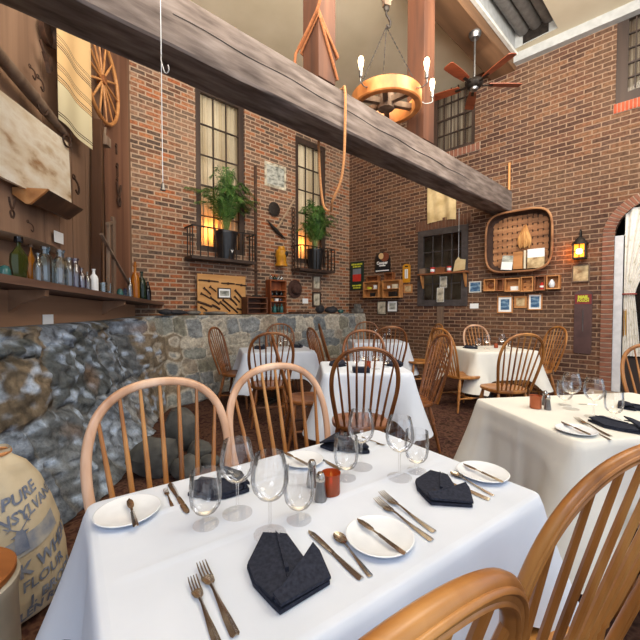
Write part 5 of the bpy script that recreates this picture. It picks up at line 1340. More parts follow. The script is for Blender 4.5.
# yellow thermometer
def slab_sign(r, label, name, cat, base, inner, off=.006, th=.014, top='arch'):
    u, z, W_, H = pxbox(WR, *r, off); t = wthing(WR, name, label, cat, u, z, off); h = W_ / 2; e = h * .55
    poly = [(-h + e * .3, 0), (h - e * .3, 0), (h, e * .4), (h, H - e)] + [(h * math.cos(a * PI / 10), H - e + e * math.sin(a * PI / 10)) for a in range(1, 10)] + [(-h, H - e), (-h, e * .4)]
    MB().prism(poly, -th, 0).obj('plate', base, t, 0); return t, W_, H, th
t, W_, H, th = slab_sign((403, 264, 410.5, 282.5), 'narrow yellow thermometer plate on the brick beside the slate window', 'thermometer', 'thermometer', 'yellow', None)
MB().box(-W_ * .2, W_ * .2, -th - .004, -th, H * .22, H * .72).obj('scale_plate', 'card', t, 0); MB().tube([(0, -th - .006, H * .25), (0, -th - .006, H * .7)], .006, 6).obj('tube', 'signgrey', t); MB().box(-W_ * .2, W_ * .2, -th - .004, -th, H * .83, H * .9).obj('dark_mark', 'iron', t, 0)
# mail pouch thermometer
M['maroonplate'] = mottle('dull_maroon_enamel', [(.3, (62, 42, 42)), (.7, (88, 62, 60))], 5, .5); M['redplate'] = plain('red_enamel', (120, 36, 34), .5)
t, W_, H, th = slab_sign((574, 290, 592, 353.5), 'tall maroon thermometer sign with yellow MAIL POUCH lettering by the doorway', 'thermometer_sign', 'thermometer', 'maroonplate', None)
MB().box(-W_ * .46, W_ * .46, -th - .002, -th, H * .78, H * .93).obj('red_field', 'redplate', t, 0)
text('MAIL', H * .062, 'signyellow', 'lettering', t, (0, -th - .004, H * .885), .006); text('POUCH', H * .055, 'signyellow', 'lettering', t, (0, -th - .004, H * .832), .003, .78)
MB().tube([(0, -th - .004, H * .35), (0, -th - .004, H * .7)], .006, 6).obj('tube', 'pewter', t)
# frames
frame(WR, (404, 284.5, 412.5, 293), 'boxwood', 'sepia', 'tiny square wooden frame under the yellow thermometer')
frame(WR, (377.5, 301, 386.5, 314.5), 'frame_dark', 'print', 'upright framed page below the box shelves', fw=.06)
frame(WR, (387.5, 300.5, 398, 312), 'frame_dark', 'greypic', 'squarish framed drawing below the box shelves', mat_w=.16, fw=.06)
frame(WR, (469.5, 281.5, 481.5, 292.5), 'white', 'bluepic', 'blue landscape picture in a white frame beside the slate window', fw=.08)
card(WR, (470, 303.5, 478.5, 308.5), 'small white card on the brick below the blue landscape picture')
frame(WR, (497.5, 296, 513, 313), 'boxwood', 'bluepic', 'blue-grey print in the largest of three wooden frames under the box row', mat_w=.14, fw=.08)
frame(WR, (514.5, 296, 527, 308), 'boxwood', 'sepia', 'small sepia picture in the middle of three wooden frames under the box row', fw=.16)
frame(WR, (528, 293.8, 542.5, 310), 'boxwood', 'bluepic', 'dark blue print in the frame of the three nearest the wall lantern', mat_w=.12, fw=.08)
frame(WR, (572, 264.5, 590, 282), 'oldwood', 'sepia', 'weathered wooden plaque on the brick under the lit wall lantern', fw=.08, name='wooden_plaque', cat='plaque')
# hanging canvas above the slate window
M['canvas'] = mottle('old_canvas', [(.3, (180, 152, 104)), (.55, (218, 196, 150)), (.8, (196, 170, 124))], 4, .9)
r = WR.rect(427.5, 176, 456, 221, .03); t = wthing(WR, 'canvas_banner', 'cream canvas banner hanging on the brick above the slate window', 'banner', (r[0] + r[1]) / 2, r[2], .03)
W_, H = r[1] - r[0], r[3] - r[2]
MB().grid(lambda s, q: Vector((-W_ / 2 + s * W_, -.012 * math.sin(s * 9) - .012 * math.sin(s * 17 + q * 3), q * H + .03 * (1 - q) * (math.sin(s * PI) - .5))), 24, 8).obj('cloth', 'canvas', t)
M['fade'] = mottle('faded_mark', [(.4, (196, 176, 134)), (.6, (160, 132, 92))], 7, .9)
# window shelf with tins, cards and a hanging paper
sh = WR.rect(419, 272.5, 468, 276.5, .1); zs_ = sh[3]
t = wthing(WR, 'window_shelf', 'narrow wooden shelf on brackets across the slate window', 'shelf', (sh[0] + sh[1]) / 2, zs_ - .03, .02)
h = (sh[1] - sh[0]) / 2
MB().box(-h, h, -.16, -.012, 0, .03).obj('board', 'boxdark', t, 0)
for s in (-1, 1): MB().prism([(-.012, -.012), (-.13, -.002), (-.1, -.1), (-.03, -.24), (-.012, -.26)], -.015, .015, Matrix.Translation((s * (h - .06), 0, 0)) @ Matrix.Rotation(PI / 2, 4, 'Z') @ Matrix.Scale(-1, 4, (0, 0, 0)) if False else Matrix.Translation((s * (h - .06), 0, 0)) @ Matrix.Rotation(PI / 2, 4, 'Z')).obj('bracket', 'boxwood', t, 0)
def ws(px, w_, h_, mat, name, label, cat, cyl=False, d_=.03, lean=0):
    u = WR.uv(px, 272, .1)[0]
    t = wthing(WR, name, label, cat, u, zs_ + .001, .1)
    if cyl:
        MB().lathe([(0, 0), (w_ / 2, 0), (w_ / 2, h_), (0, h_)], 18).obj('can', mat, t, 40); MB().lathe([(w_ / 2 + .001, h_ * .25), (w_ / 2 + .0012, h_ * .7)], 18).obj('white_band', 'card', t)
    else: MB().box(-w_ / 2, w_ / 2, -d_ / 2, d_ / 2, 0, h_).obj('body', mat, t, 0)
    return t
ws(423, .13, .1, 'oldwood', 'wooden_box', 'small grey wooden box at the end of the window shelf', 'box', d_=.08)
ws(432.5, .09, .11, 'signred', 'red_can', 'red can with a pale band beside the wooden box on the window shelf', 'can', True)
ws(440.5, .17, .1, 'boxdark', 'wooden_box', 'brown box between the two red cans on the window shelf', 'box', d_=.08)
ws(449, .08, .11, 'signred', 'red_can', 'red can beside the hanging paper on the window shelf', 'can', True)
u, z = WR.uv(458.5, 270, .13); zt = WR.uv(458.5, 209, .13)[1]
t = wthing(WR, 'hanging_paper', 'cream paper packet hung on a thin cord before the slate window', 'paper packet', u, zs_ + .004, .13)
MB().prism([(-.1, 0), (.12, .02), (.13, .2), (.03, .22), (-.0, .26), (-.06, .19)], -.008, 0).obj('packet', 'canvas', t, 0); MB().tube([(.0, -.004, .24), (0, -.004, zt - zs_)], .003, 5).obj('cord', 'card', t)
ca_ = frame(WR, (440, 276.5, 447, 287.5), 'card', 'print', 'upper narrow paper strip hanging below the window shelf', off=.04, fw=.03, th=.006, name='paper_strip', cat='paper')
ca_ = frame(WR, (437, 287.8, 444, 302), 'card', 'print', 'lower narrow paper strip hanging below the window shelf', off=.04, fw=.03, th=.006, name='paper_strip', cat='paper')
u, z, W_, H = pxbox(WR, 437, 306.5, 443.5, 327, .02); o = MB().box(-W_ / 2, W_ / 2, -.02, 0, 0, H).obj('wooden_stake', 'oldwood', smooth=0); o.location = WR.P(u, z, .012); o.rotation_euler.z = WR.ang; tag(o, 'short wooden stake on the brick below the slate window', 'wooden stake')
# winnowing basket: rounded tray of woven splints
r = WR.rect(488.5, 212, 554, 272, .05); t = wthing(WR, 'basket', 'large shallow woven splint basket hung open side out on the brick', 'basket', (r[0] + r[1]) / 2, r[2], .01)
W_, H = r[1] - r[0], r[3] - r[2]
M['splint'] = wood('splint', (104, 68, 42), (150, 102, 66), (184, 136, 94), 8, .7, 0, .2); M['splintd'] = plain('splint_dark', (58, 36, 26), .8)
def sq(a, f=1): c, s = math.cos(a), math.sin(a); return (W_ / 2 * f * math.copysign(abs(c) ** .45, c), H / 2 + H / 2 * f * math.copysign(abs(s) ** .5, s))
ring = [sq(2 * PI * k / 64) for k in range(64)]
MB().tube([(x, -.18, z) for x, z in ring], .018, 8, closed=True, ref=(0, 1, 0)).obj('rim', 'splint', t)
mb = MB(); fl = [[mb.b.verts.new((*[(sq(2 * PI * k / 64, f)[0])], y, sq(2 * PI * k / 64, f)[1])) for k in range(64)] for f, y in ((.985, -.18), (.95, -.06), (.85, -.012), (.01, -.01))]
for A, B in zip(fl, fl[1:]):
    for k in range(64): mb.b.faces.new((A[k], A[(k + 1) % 64], B[(k + 1) % 64], B[k]))
mb.obj('backing', 'splintd', t)
def inside(x, z):
    return (abs(x) / (W_ / 2 * .9)) ** 4.2 + (abs(z - H / 2) / (H / 2 * .9)) ** 4 < 1
mb = MB(); nv, nh = 13, 9
for i in range(nv):
    x = -W_ / 2 + W_ * (i + .5) / nv; w_ = W_ / nv * .36
    for j in range(nh * 2):
        z0_, z1_ = H * j / (nh * 2), H * (j + 1) / (nh * 2); o_ = (i + j // 2) % 2
        if inside(x, (z0_ + z1_) / 2): mb.box(x - w_, x + w_, -.03 if o_ else -.022, -.012, z0_, z1_)
for j in range(nh):
    zc = H * (j + .5) / nh; w_ = H / nh * .33
    for i in range(nv):
        x0_, x1_ = -W_ / 2 + W_ * i / nv, -W_ / 2 + W_ * (i + 1) / nv
        if inside((x0_ + x1_) / 2, zc): mb.box(x0_, x1_, -.026 if (i + j) % 2 else -.034, -.012, zc - w_, zc + w_)
mb.obj('weave', 'splint', t, 0, weld=False)
mb = MB()
for k in range(64):
    a = 2 * PI * (k + .5) / 64; x, z = sq(a, .965)
    pass
mb.b.free()
bsk = t
# things standing on the lower basket edge
zb_ = r[2] + .045
def bk_(px, y0, y1, w_, mats, name, label, cat, lean=0):
    u = WR.uv(px, 265, .15)[0]; h_ = (y1 - y0) / 360 * WR.depth(px, 260, .15)
    t = wthing(WR, name, label, cat, u, zb_, .13)
    MB().box(-w_ / 2, w_ / 2, -.012, .012, 0, h_ * .55, Matrix.Rotation(lean, 4, 'Y')).obj('lower_face', mats[0], t, 0); MB().box(-w_ / 2, w_ / 2, -.0115, .0115, h_ * .55, h_, Matrix.Rotation(lean, 4, 'Y')).obj('upper_face', mats[1], t, 0)
bk_(506, 257, 271, .17, ('card', 'greypic'), 'postcard', 'grey and white postcard leaning in the basket, nearest the beam', 'postcard', .12)
bk_(517.5, 253, 270, .14, ('boxwood', 'boxwood'), 'small_box', 'plain honey-coloured wooden block standing in the basket', 'wooden block')
bk_(524.5, 252, 270, .03, ('cream', 'cream'), 'book', 'thin cream book standing upright in the basket', 'book')
bk_(535.5, 250, 269, .24, ('sepia', 'card'), 'postcard', 'large white and sepia postcard standing in the basket, nearest the lantern', 'postcard')
u, z, W2, H2_ = pxbox(WR, 519, 225, 532, 248.5, .06)
t = wthing(WR, 'dried_corn', 'bunch of dried corn husks hung inside the basket', 'dried corn', u, z, .06)
M['husk'] = mottle('dry_husk', [(.3, (150, 96, 48)), (.6, (204, 152, 92)), (.8, (224, 186, 130))], 12, .8, stretch=(1, 1, .3))
mb = MB()
for k in range(7):
    x = (k - 3) / 3 * W2 * .42; mb.tube(smoothpts([(0.01, -.02, H2_), (x * .5, -.05 - .01 * (k % 2), H2_ * .66), (x, -.06, H2_ * .3), (x * .8, -.04, H2_ * .04 * (k % 3))], 5), [.008 + .02 * math.sin(PI * min(1, i / 15)) for i in range(16)], 8)
mb.obj('husks', 'husk', t)
# row of open boxes under the basket
xs = [(483.5, 495.5, 279, 291, 'boxwood'), (496, 504, 278.5, 291, 'boxdark'), (504.5, 520, 278, 291.5, 'boxwood'), (520.5, 533.5, 276.5, 291.5, 'boxwood'), (534, 545.5, 275.5, 290.5, 'boxdark'), (546, 560, 275, 289, 'boxwood')]
nm = ['with a carved round knob, first from the slate window', 'dark and empty, second from the slate window', 'with a white label, third from the slate window', 'with four little knobs, fourth from the slate window', 'holding a red tin, fifth from the slate window', 'holding a white shell, last of the row under the basket']
zr_ = WR.uv(520, 291, .06)[1]
boxes = []
for (x0, x1, y0, y1, m_), l_ in zip(xs, nm):
    boxes.append(crate_like(WR, (x0, y0, x1 - .4, y1), 'wall_box', 'small wooden box ' + l_, 'box', .12, (), m_, .124))
q = boxes[0]; MB().lathe([(.0, 0), (.05, 0), (.05, .02), (.03, .03), (0, .03)], 18, mtx=Matrix.Translation((0, -.013, q[2] * .5)) @ Matrix.Rotation(PI / 2, 4, 'X')).obj('round_knob', 'boxdark', q[0])
q = boxes[3]
for a in (-.5, .5):
    for b_ in (.35, .68): MB().ball((a * q[1], -.022, q[2] * b_), .016, seg=10).obj('knob', 'boxdark', q[0])
onshelf(boxes[2], .2, 0, .12, .07, 'card', 'card_label', 'small white card in the third wall box under the basket', 'card', d_=.01)
q = boxes[4]; p = q[0].matrix_basis @ Vector((.03, -.07, 0))
t = thing('red_tin', 'small red tin in the wall box beside the shell', 'tin', (p.x, p.y, q[4] + .019), WR.ang); MB().lathe([(0, 0), (.035, 0), (.038, .08), (.02, .095), (.02, .11), (0, .11)], 16).obj('body', 'signred', t); MB().lathe([(.0385, .03), (.0388, .06)], 16).obj('pale_band', 'card', t)
q = boxes[5]; p = q[0].matrix_basis @ Vector((-.02, -.08, 0)); o = MB().lathe([(0, 0), (.03, .01), (.045, .05), (.038, .09), (.015, .13), (0, .14)], 14).obj('shell', 'china'); o.location = (p.x, p.y, q[4] + .019); tag(o, 'white shell standing in the last wall box under the basket', 'shell')
# lit wall lantern
u, z, W_, H = pxbox(WR, 574, 239, 586, 259, .14)
t = wthing(WR, 'wall_lantern', 'lit black and amber glass lantern on the brick beside the doorway', 'wall lantern', u, z, .14)
M['amberglow'] = emis('amber_glow', (255, 150, 30), 2.2, (220, 140, 40)); M['hotglow'] = emis('hot_glow', (255, 226, 120), 10)
h = W_ / 2; hg = H * .72
MB().box(-h * .86, h * .86, -h * .86, h * .86, .02, hg).obj('amber_glass', 'amberglow', t, 0)
mb = MB()
for a in (-1, 1):
    for b_ in (-1, 1): mb.box(a * h - .01, a * h + .01, b_ * h - .01, b_ * h + .01, 0, hg)
mb.box(-h - .01, h + .01, -h - .01, h + .01, 0, .02); mb.box(-h, h, -h, h, hg * .48, hg * .52) if False else None
mb.box(-.006, .006, -h, -h + .012, 0, hg).box(-h, h, -h, -h + .012, hg * .5 - .006, hg * .5 + .006)
mb.obj('cage', 'iron', t, 0)
MB().ball((0, -h * .88, hg * .5), .045, (1, .3, 1)).obj('bulb_glow', 'hotglow', t)
MB().lathe([(h * 1.5, hg), (h * 1.45, hg + .015), (h * .9, hg + .06), (h * .8, H), (h * .3, H + .03), (0, H + .03)], 20).obj('hood', 'iron', t)
MB().tube(smoothpts([(0, .13, H * .6), (0, .11, H + .06), (0, .04, H + .14), (0, 0, H + .1), (0, 0, H + .03)], 6), .011, 8).box(-.04, .04, .12, .139, H * .4, H * .8).obj('bracket', 'iron', t)
plamp(WR.P(u - .12, z + hg * .5, .12), 3.0, (255, 150, 50), .05)
# ================================================================== LEFT WALL
SO = .2
pA, pB = WL.uv(6, 279, SO), WL.uv(140, 300.5, SO); sl = (pB[1] - pA[1]) / (pB[0] - pA[0])
def sz(u): return pA[1] + (u - pA[0]) * sl
uA, uB = pA[0] - 1.2, WL.uv(166, 303, .36)[0]
t = wthing(WL, 'wall_shelf', 'long dark plank shelf on brackets holding the old bottles', 'shelf', 0, 0, 0)
M['shelfwood'] = wood('shelf_wood', (66, 46, 38), (94, 68, 56), (122, 94, 80), 5, .55, 0, .08)
mb = MB(); mb.prism([(uA, sz(uA) - .055), (uB, sz(uB) - .045), (uB, sz(uB) - .002), (uA, sz(uA) - .002)], -.38, -.004); mb.obj('board', 'shelfwood', t, 0)
M['backboard'] = wood('back_board', (108, 80, 60), (146, 110, 84), (172, 134, 106), 4, .6, 0, .08)
zlo = WL.uv(0, 329, .1)[1]; zhi = WL.uv(135, 324.5, .1)[1]; uu0, uu1 = WL.uv(0, 300, .1)[0] - 1.2, WL.uv(135, 310, .1)[0]
k0 = (zhi - zlo) / (WL.uv(135, 324, .1)[0] - WL.uv(0, 329, .1)[0])
mb = MB(); mb.prism([(uu0, zlo + (uu0 - WL.uv(0, 329, .1)[0]) * k0), (uu1, zhi), (uu1, sz(uu1) - .06), (uu0, sz(uu0) - .06)], -.1, -.004); mb.obj('back_board', 'backboard', t, 0)
for px in (26, 112): 
    ub = WL.uv(px, 300, .2)[0]; b_ = sz(ub) - .056
    MB().prism([(-.1, 0), (-.34, 0), (-.335, -.045), (-.25, -.07), (-.18, -.1), (-.1, -.16)], -.025, .025, Matrix.Translation((ub, 0, b_)) @ Matrix.Rotation(PI / 2, 4, 'Z')).obj('bracket', 'backboard', t, 0)
card(WL, (42.5, 314.5, 53, 327), 'white card pinned to the board under the bottle shelf', .106)
card(WL, (54, 232, 63, 243), 'white card pinned to the planks above the blue-white bottles', .02)
def sbot(px, yb, yt, wpx, kind, mat, label, cork=None, name='bottle', off=SO, sq=1.0):
    u = WL.uv(px, yb, off)[0]; p = WL.P(u, sz(u), off); d = p.y; hgt = (yb - yt) / 360 * d; r = wpx / 360 * d / 2
    bottle((p.x, p.y, sz(u)), WL.ang, r, hgt, kind, mat, label, 'old bottles on the plank shelf', cork, name, sq=sq)
sbot(5, 278, 264, 13, 'dome', 'tealb', 'teal glass insulator at the near end of the bottle shelf', name='glass_insulator')
sbot(19.5, 281, 241, 23, 'flask', 'greenb', 'big olive green flask with a dark stopper on the shelf', 'blackb', sq=.5)
sbot(31.5, 282, 243, 10, 'flask', 'amberb', 'amber flask with a cork behind the olive green flask', 'oldwood', sq=.6, off=.12)
sbot(38.5, 283, 252, 8, 'round', 'clearb', 'narrow clear bottle between the amber flask and the blue-white bottle')
sbot(46, 284.5, 246.5, 15, 'wide', 'blueb', 'broad blue-white square bottle on the shelf', sq=.8)
sbot(55, 286, 258, 7, 'round', 'blueb', 'slim pale blue bottle just past the broad blue-white bottle', off=.15)
sbot(61, 287.5, 250, 14, 'wide', 'clearb', 'tall clear square bottle with a wide collar on the shelf', sq=.8)
sbot(69.5, 288.5, 257, 8, 'wide', 'clearb', 'slim clear bottle past the tall square one')
sbot(75.5, 290, 258.5, 10, 'wide', 'violetb', 'pale violet bottle with a wide collar on the shelf')
sbot(82, 291, 269, 8, 'round', 'violetb', 'short pale violet bottle on the shelf', off=.25)
sbot(87.5, 291, 271, 7, 'round', 'clearb', 'short clear bottle beside the labelled one')
sbot(94, 291.5, 267.5, 8, 'round', 'card', 'slim bottle covered by a pale paper label on the shelf')
sbot(103, 292, 280, 8, 'tumbler', 'clearb', 'clear tumbler beside the labelled bottle', name='tumbler')
sbot(109, 293, 281, 6, 'tumbler', 'clearb', 'second clear tumbler, nearer the weathered frame', name='tumbler')
sbot(120, 294, 285, 8, 'dome', 'tealb', 'dark teal glass insulator at the far half of the shelf', name='glass_insulator')
sbot(125, 295, 285, 5, 'dome', 'cobaltb', 'small blue glass insulator beside the dark teal one', name='glass_insulator')
sbot(130, 297, 277, 6, 'round', 'clearb', 'small clear bottle before the far amber bottle', off=.27)
sbot(135.5, 298, 264, 8, 'round', 'amberb', 'tall amber bottle with an orange stopper at the far end', 'amberb', off=.22)
sbot(142, 298.5, 270, 8, 'round', 'darkgreenb', 'dark green bottle at the far end of the shelf', off=.25)
sbot(148, 300, 281, 6, 'jug', 'blackb', 'small black jug with a loop handle at the end of the shelf', name='jug', off=.3)
# aged panel and trough
M['aged'] = mottle('aged_whitewash', [(.3, (164, 126, 88)), (.42, (216, 198, 170)), (.6, (236, 228, 212)), (.75, (206, 184, 152))], 3.5, .85, stretch=(1, 1, 2.2), detail=6)
def lw(px, py, off): return WL.uv(px, py, off)
a1 = lw(68.5, 143, .1); a2 = lw(72, 211, .1); b1_ = lw(0, 90, .1); b2_ = lw(0, 176, .1)
ext = -.9
t = wthing(WL, 'painted_panel', 'long whitewashed and worn wooden panel hung above the bottle shelf', 'panel', 0, 0, 0)
sl1 = (a1[1] - b1_[1]) / (a1[0] - b1_[0]); sl2 = (a2[1] - b2_[1]) / (a2[0] - b2_[0])
MB().prism([(a1[0], a1[1]), (a2[0], a2[1]), (b2_[0] + ext, b2_[1] + sl2 * ext), (b1_[0] + ext, b1_[1] + sl1 * ext)], -.1, -.07).obj('board', 'aged', t, 0)
MB().box(b2_[0], a2[0] - .1, -.07, -.004, a2[1] + .12, a2[1] + .2).obj('batten', 'oldwood', t, 0)
u0, z0 = lw(24, 196, .14); u1_, z1_ = lw(72, 219, .14)
t = wthing(WL, 'wooden_trough', 'dark V-shaped wooden trough fixed below the worn panel', 'trough', 0, 0, 0)
mb = MB(); zt2 = a2[1] - .004
mb.prism([(-.004, 0), (-.24, 0), (-.22, -.02), (-.12, -.1), (-.09, -.1), (-.004, -.04)], u0 + .12, u1_, Matrix.Translation((0, 0, zt2)) @ Matrix(((0, 1, 0, 0), (1, 0, 0, 0), (0, 0, 1, 0), (0, 0, 0, 1))))
mb.obj('trough_body', 'walnut', t, 0)
MB().prism([(-.002, 0.002), (-.25, 0.002), (-.22, -.03), (-.12, -.12), (-.09, -.12), (-.002, -.05)], u0 + .1, u0 + .125, Matrix.Translation((0, 0, zt2 - .002)) @ Matrix(((0, 1, 0, 0), (1, 0, 0, 0), (0, 0, 1, 0), (0, 0, 0, 1)))).obj('end_board', 'boxwood', t, 0)
# long shallow wooden tray on the planks
u0, z0 = lw(0, 232, .1); u1_, z1_ = lw(68, 253, .1)
t = wthing(WL, 'wooden_tray', 'long shallow weathered wooden tray hung above the green flask', 'tray', 0, 0, 0); n = 24
mb = MB()
for k in range(n + 1):
    f = k / n; u = u0 - .2 + (u1_ - u0 + .2) * f; z = z0 + .0 + (z1_ - z0) * (f * 1.0) ; w_ = .1 * math.sin(PI * min(1, max(.02, .15 + f * .85))) + .015
    mb_row = [mb.b.verts.new(v) for v in ((u, -.006, z + w_ * .4), (u, -.006, z - .02), (u, -.03 - w_ * .9, z - .03), (u, -.05 - w_ * 1.2, z), (u, -.04 - w_ * 1.0, z + .0), (u, -.03, z - .005))]
    if k: [mb.b.faces.new((prev[j], prev[(j + 1) % 6], mb_row[(j + 1) % 6], mb_row[j])) for j in range(6)]
    else: mb.b.faces.new(mb_row)
    prev = mb_row
mb.b.faces.new(prev); mb.obj('tray_body', 'traywood', t, 40)
# pole
p0, p1 = WL.hit(-14, 40, .09), WL.hit(66, 135, .09)
t = thing('wooden_pole', 'rounded weathered wooden yoke pole with a ring above the worn panel', 'pole', p0); d = p1 - p0
MB().tube([d * 0, d * .5, d * .92, d], [.045, .048, .034, .024], 12).obj('pole', 'oldwood', t)
for f in (.62, 1.0):
    MB().torus(d * f + Vector((.03, -.03, -.03 if f < 1 else -.07)), .05, .009, 'x', 16, 6).obj('iron_ring', 'rust', t)
# hung blanket
r = [lw(58, 29, .14), lw(90.5, 54, .14), lw(90.5, 143.5, .14), lw(58.5, 119, .14)]
m, nt, nd, lk = newmat('striped_blanket')
tc = N(nt, 'ShaderNodeTexCoord'); sx = N(nt, 'ShaderNodeSeparateXYZ'); lk.new(tc.outputs['Object'], sx.inputs[0])
H = r[0][1] - r[3][1]; dv = N(nt, 'ShaderNodeMath', operation='DIVIDE'); lk.new(sx.outputs['Z'], dv.inputs[0]); dv.inputs[1].default_value = H
C1, C2, DK = (214, 180, 132), (206, 196, 164), (74, 66, 62)
st = [(0, C2)]; 
for c, n_ in ((.05, 2), (.42, 3), (.56, 3), (.8, 3), (.9, 2)):
    for k in range(n_): q = c + k * .028; st += [(q, DK), (q + .009, C1 if c > .3 else C2)]
r_ = ramp(nt, st, 'CONSTANT'); lk.new(dv.outputs[0], r_.inputs[0])
M['blanket'] = finish(m, nt, r_.outputs[0], .95, spec=.1)
t = wthing(WL, 'striped_blanket', 'cream blanket with dark triple stripes hung on the plank wall', 'blanket', r[3][0], r[3][1], .11)
Wb = r[1][0] - r[0][0]; sgap = (r[2][1] - r[3][1])
MB().grid(lambda s, q: Vector((s * Wb, -.012 * math.sin(s * 8) - .03, q * (H + .3) + 0 * s)), 20, 10).obj('cloth', 'blanket', t)
MB().tube([(-.05, -.02, H + .3), (Wb + .05, -.02, H + .3)], .014, 8).obj('hanging_rod', 'oldwood', t)
# wagon wheel
c = lw(104.5, 80, .1); WRR = 39 / 360 * WL.depth(104, 80, .1)
t = wthing(WL, 'wagon_wheel', 'old wooden wagon wheel with many spokes hung on the plank wall', 'wheel', c[0], c[1], .08)
MB().torus((0, 0, 0), WRR, .022, 'y', 48, 8).obj('rim', 'boxwood', t); mb = MB()
MB().lathe([(0, -.06), (.035, -.06), (.05, -.02), (.05, .03), (0, .03)], 16, mtx=Matrix.Rotation(PI / 2, 4, 'X')).obj('hub', 'boxdark', t)
for k in range(14):
    an = 2 * PI * k / 14; MB().tube([(.04 * math.cos(an), 0, .04 * math.sin(an)), (WRR * .5 * math.cos(an), 0, WRR * .5 * math.sin(an)), (WRR * math.cos(an), 0, WRR * math.sin(an))], [.011, .014, .009], 6).obj('spoke', 'boxwood', t)
# dark upright and small iron tools
def lbar(x0, y0, x1, y1, off, w_, d_, mat, name, label, cat):
    a, b_ = WL.hit(x0, y0, off), WL.hit(x1, y1, off); o = MB().bar((0, 0, 0), b_ - a, w_, d_, up=(WL.n.x, WL.n.y, 0)).obj(name, mat, smooth=0); o.location = a; tag(o, label, cat); return o
lbar(97, 289, 97.5, 120, .075, .05, .1, 'walnut', 'upright_post', 'nearly black upright timber on the plank wall behind the tumblers', 'timber')
M['plank_red'] = wood('reddish_board', (84, 54, 40), (118, 80, 60), (146, 106, 84), 4, .75, 2, .06)
u, z, W_, H = pxbox(WL, 105, 60, 128, 292, .02); o = MB().box(-W_ / 2, W_ / 2, -.02, 0, 0, H + 1.5).obj('wall_board', 'plank_red', smooth=0); o.location = WL.P(u, z, .012); o.rotation_euler.z = WL.ang; tag(o, 'wide reddish upright board on the plank wall beside the brick', 'board')
t = thing('wooden_sled_frame', 'weathered wooden frame with a slanted brace standing on the shelf', 'wooden frame', WL.hit(114, 292, .22), 0); P0 = Vector(t.location); P0.z = sz(WL.uv(114, 292, .22)[0]) + .002; t.location = P0
def rel(px, py, off=.22): return WL.hit(px, py, off) - P0
MB().bar(Vector((0, 0, 0)), rel(113, 217), .05, .03).obj('upright', 'oldwood', t, 0); MB().bar(rel(108, 291) , rel(108.5, 222), .03, .025).obj('upright', 'oldwood', t, 0); MB().bar(rel(101, 234, .24), rel(129, 284, .24), .028, .02).obj('brace', 'oldwood', t, 0); MB().bar(rel(107, 224), rel(115, 222), .03, .03).obj('crosspiece', 'oldwood', t, 0)
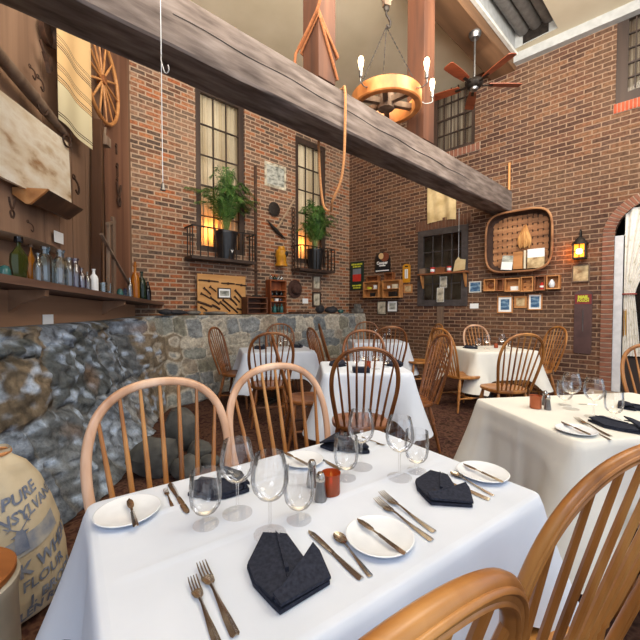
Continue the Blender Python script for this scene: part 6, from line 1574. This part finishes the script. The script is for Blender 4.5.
def smalltool(px, py, s, kind, label, name, off=.04, mat='rust'):
    p = WL.hit(px, py, off); t = thing(name, label, name.replace('_', ' '), p, WL.ang)
    k = s / 360 * p.y
    if kind == 'pan': MB().lathe([(0, -.03), (k * .42, -.03), (k * .5, .02), (k * .46, .02), (k * .4, -.015), (0, -.015)], 24, mtx=Matrix.Rotation(PI / 2, 4, 'X')).obj('pan_body', mat, t)
    if kind == 'hook': MB().tube(smoothpts([(0, 0, k * .5), (0, -.03, k * .2), (k * .2, -.03, -k * .1), (k * .1, -.03, -k * .45), (-k * .2, -.03, -k * .3)], 6), k * .06, 6).obj('hook_body', mat, t); MB().torus((0, 0, k * .55), k * .14, k * .045, 'y', 14, 6).obj('ring', mat, t)
    if kind == 'hinge': MB().box(-k * .12, k * .12, -.012, 0, -k * .5, k * .5).prism([(-k * .3, k * .2), (k * .1, k * .5), (k * .1, k * .3), (-k * .1, k * .1)], -.014, 0).obj('plate', mat, t, 0)
    if kind == 'block': MB().box(-k * .35, k * .35, -.1, 0, -k * .35, k * .3, None, .01).obj('block', mat, t, 30); MB().bar((0, -.05, k * .3), (k * .3, -.04, k * 1.1), k * .14, k * .1).obj('handle', mat, t, 0)
    if kind == 'axe': MB().prism([(-k * .4, k * .4), (k * .2, k * .5), (k * .35, -k * .2), (k * .1, -k * .5), (-k * .1, 0)], -.05, -.02).obj('blade', mat, t, 0); MB().tube([(0, -.03, k * .2), (-k * .6, -.03, k * .9)], k * .07, 6).obj('shaft', mat, t)
    if kind == 'tongs':
        MB().tube(smoothpts([(-k * .25, -.02, k * .5), (-k * .1, -.02, 0), (k * .15, -.02, -k * .3), (k * .05, -.02, -k * .6)], 5), k * .05, 6).obj('jaw', mat, t); MB().tube(smoothpts([(k * .25, -.02, k * .5), (k * .1, -.02, 0), (-k * .15, -.02, -k * .3), (-k * .05, -.02, -k * .6)], 5), k * .05, 6).obj('jaw', mat, t)
smalltool(49, 33, 27, 'pan', 'round rusty iron pan high on the plank wall beside the blanket', 'iron_pan', .05)
smalltool(43, 63, 17, 'axe', 'rusty hatchet blade on the planks between pan and pole', 'hatchet')
smalltool(30, 73, 12, 'hook', 'rusty curved hook on the planks above the pole', 'iron_hook')
smalltool(38, 84, 13, 'hook', 'smaller rusty hook with a ring touching the pole', 'iron_hook', .12)
smalltool(100, 141, 14, 'block', 'grey wooden mallet head hung under the wagon wheel', 'mallet', .06, 'oldwood')
smalltool(116, 149, 10, 'hinge', 'small rusty iron hinge, topmost of the column of three', 'hinge')
smalltool(117, 170, 13, 'hinge', 'rusty iron hinge in the middle of the column of three', 'hinge')
smalltool(117.5, 194, 20, 'tongs', 'rusty iron tongs below the column of hinges', 'tongs')
smalltool(117, 182, 9, 'hinge', 'rusty iron hinge lowest of the column, just above the tongs', 'hinge')
smalltool(9, 207, 18, 'tongs', 'rusty iron shears hanging beside the dark trough', 'shears', .1)
smalltool(28, 227, 10, 'hook', 'small rusty hook above the wooden tray', 'iron_hook', .1)
smalltool(74, 186, 16, 'hook', 'rusty hook on the planks beyond the worn panel', 'iron_hook', .05)
p = WR.hit(509, 192, .03); zt2 = WR.uv(509, 163, .03)[1]
o = MB().tube([(0, 0, 0), (0, 0, zt2 - ztp - .015)], .02, 8).obj('wooden_stick', 'pale'); o.location = (p.x, p.y, ztp + .012); tag(o, 'thin pale wooden stick upright on the beam end against the brick', 'stick')
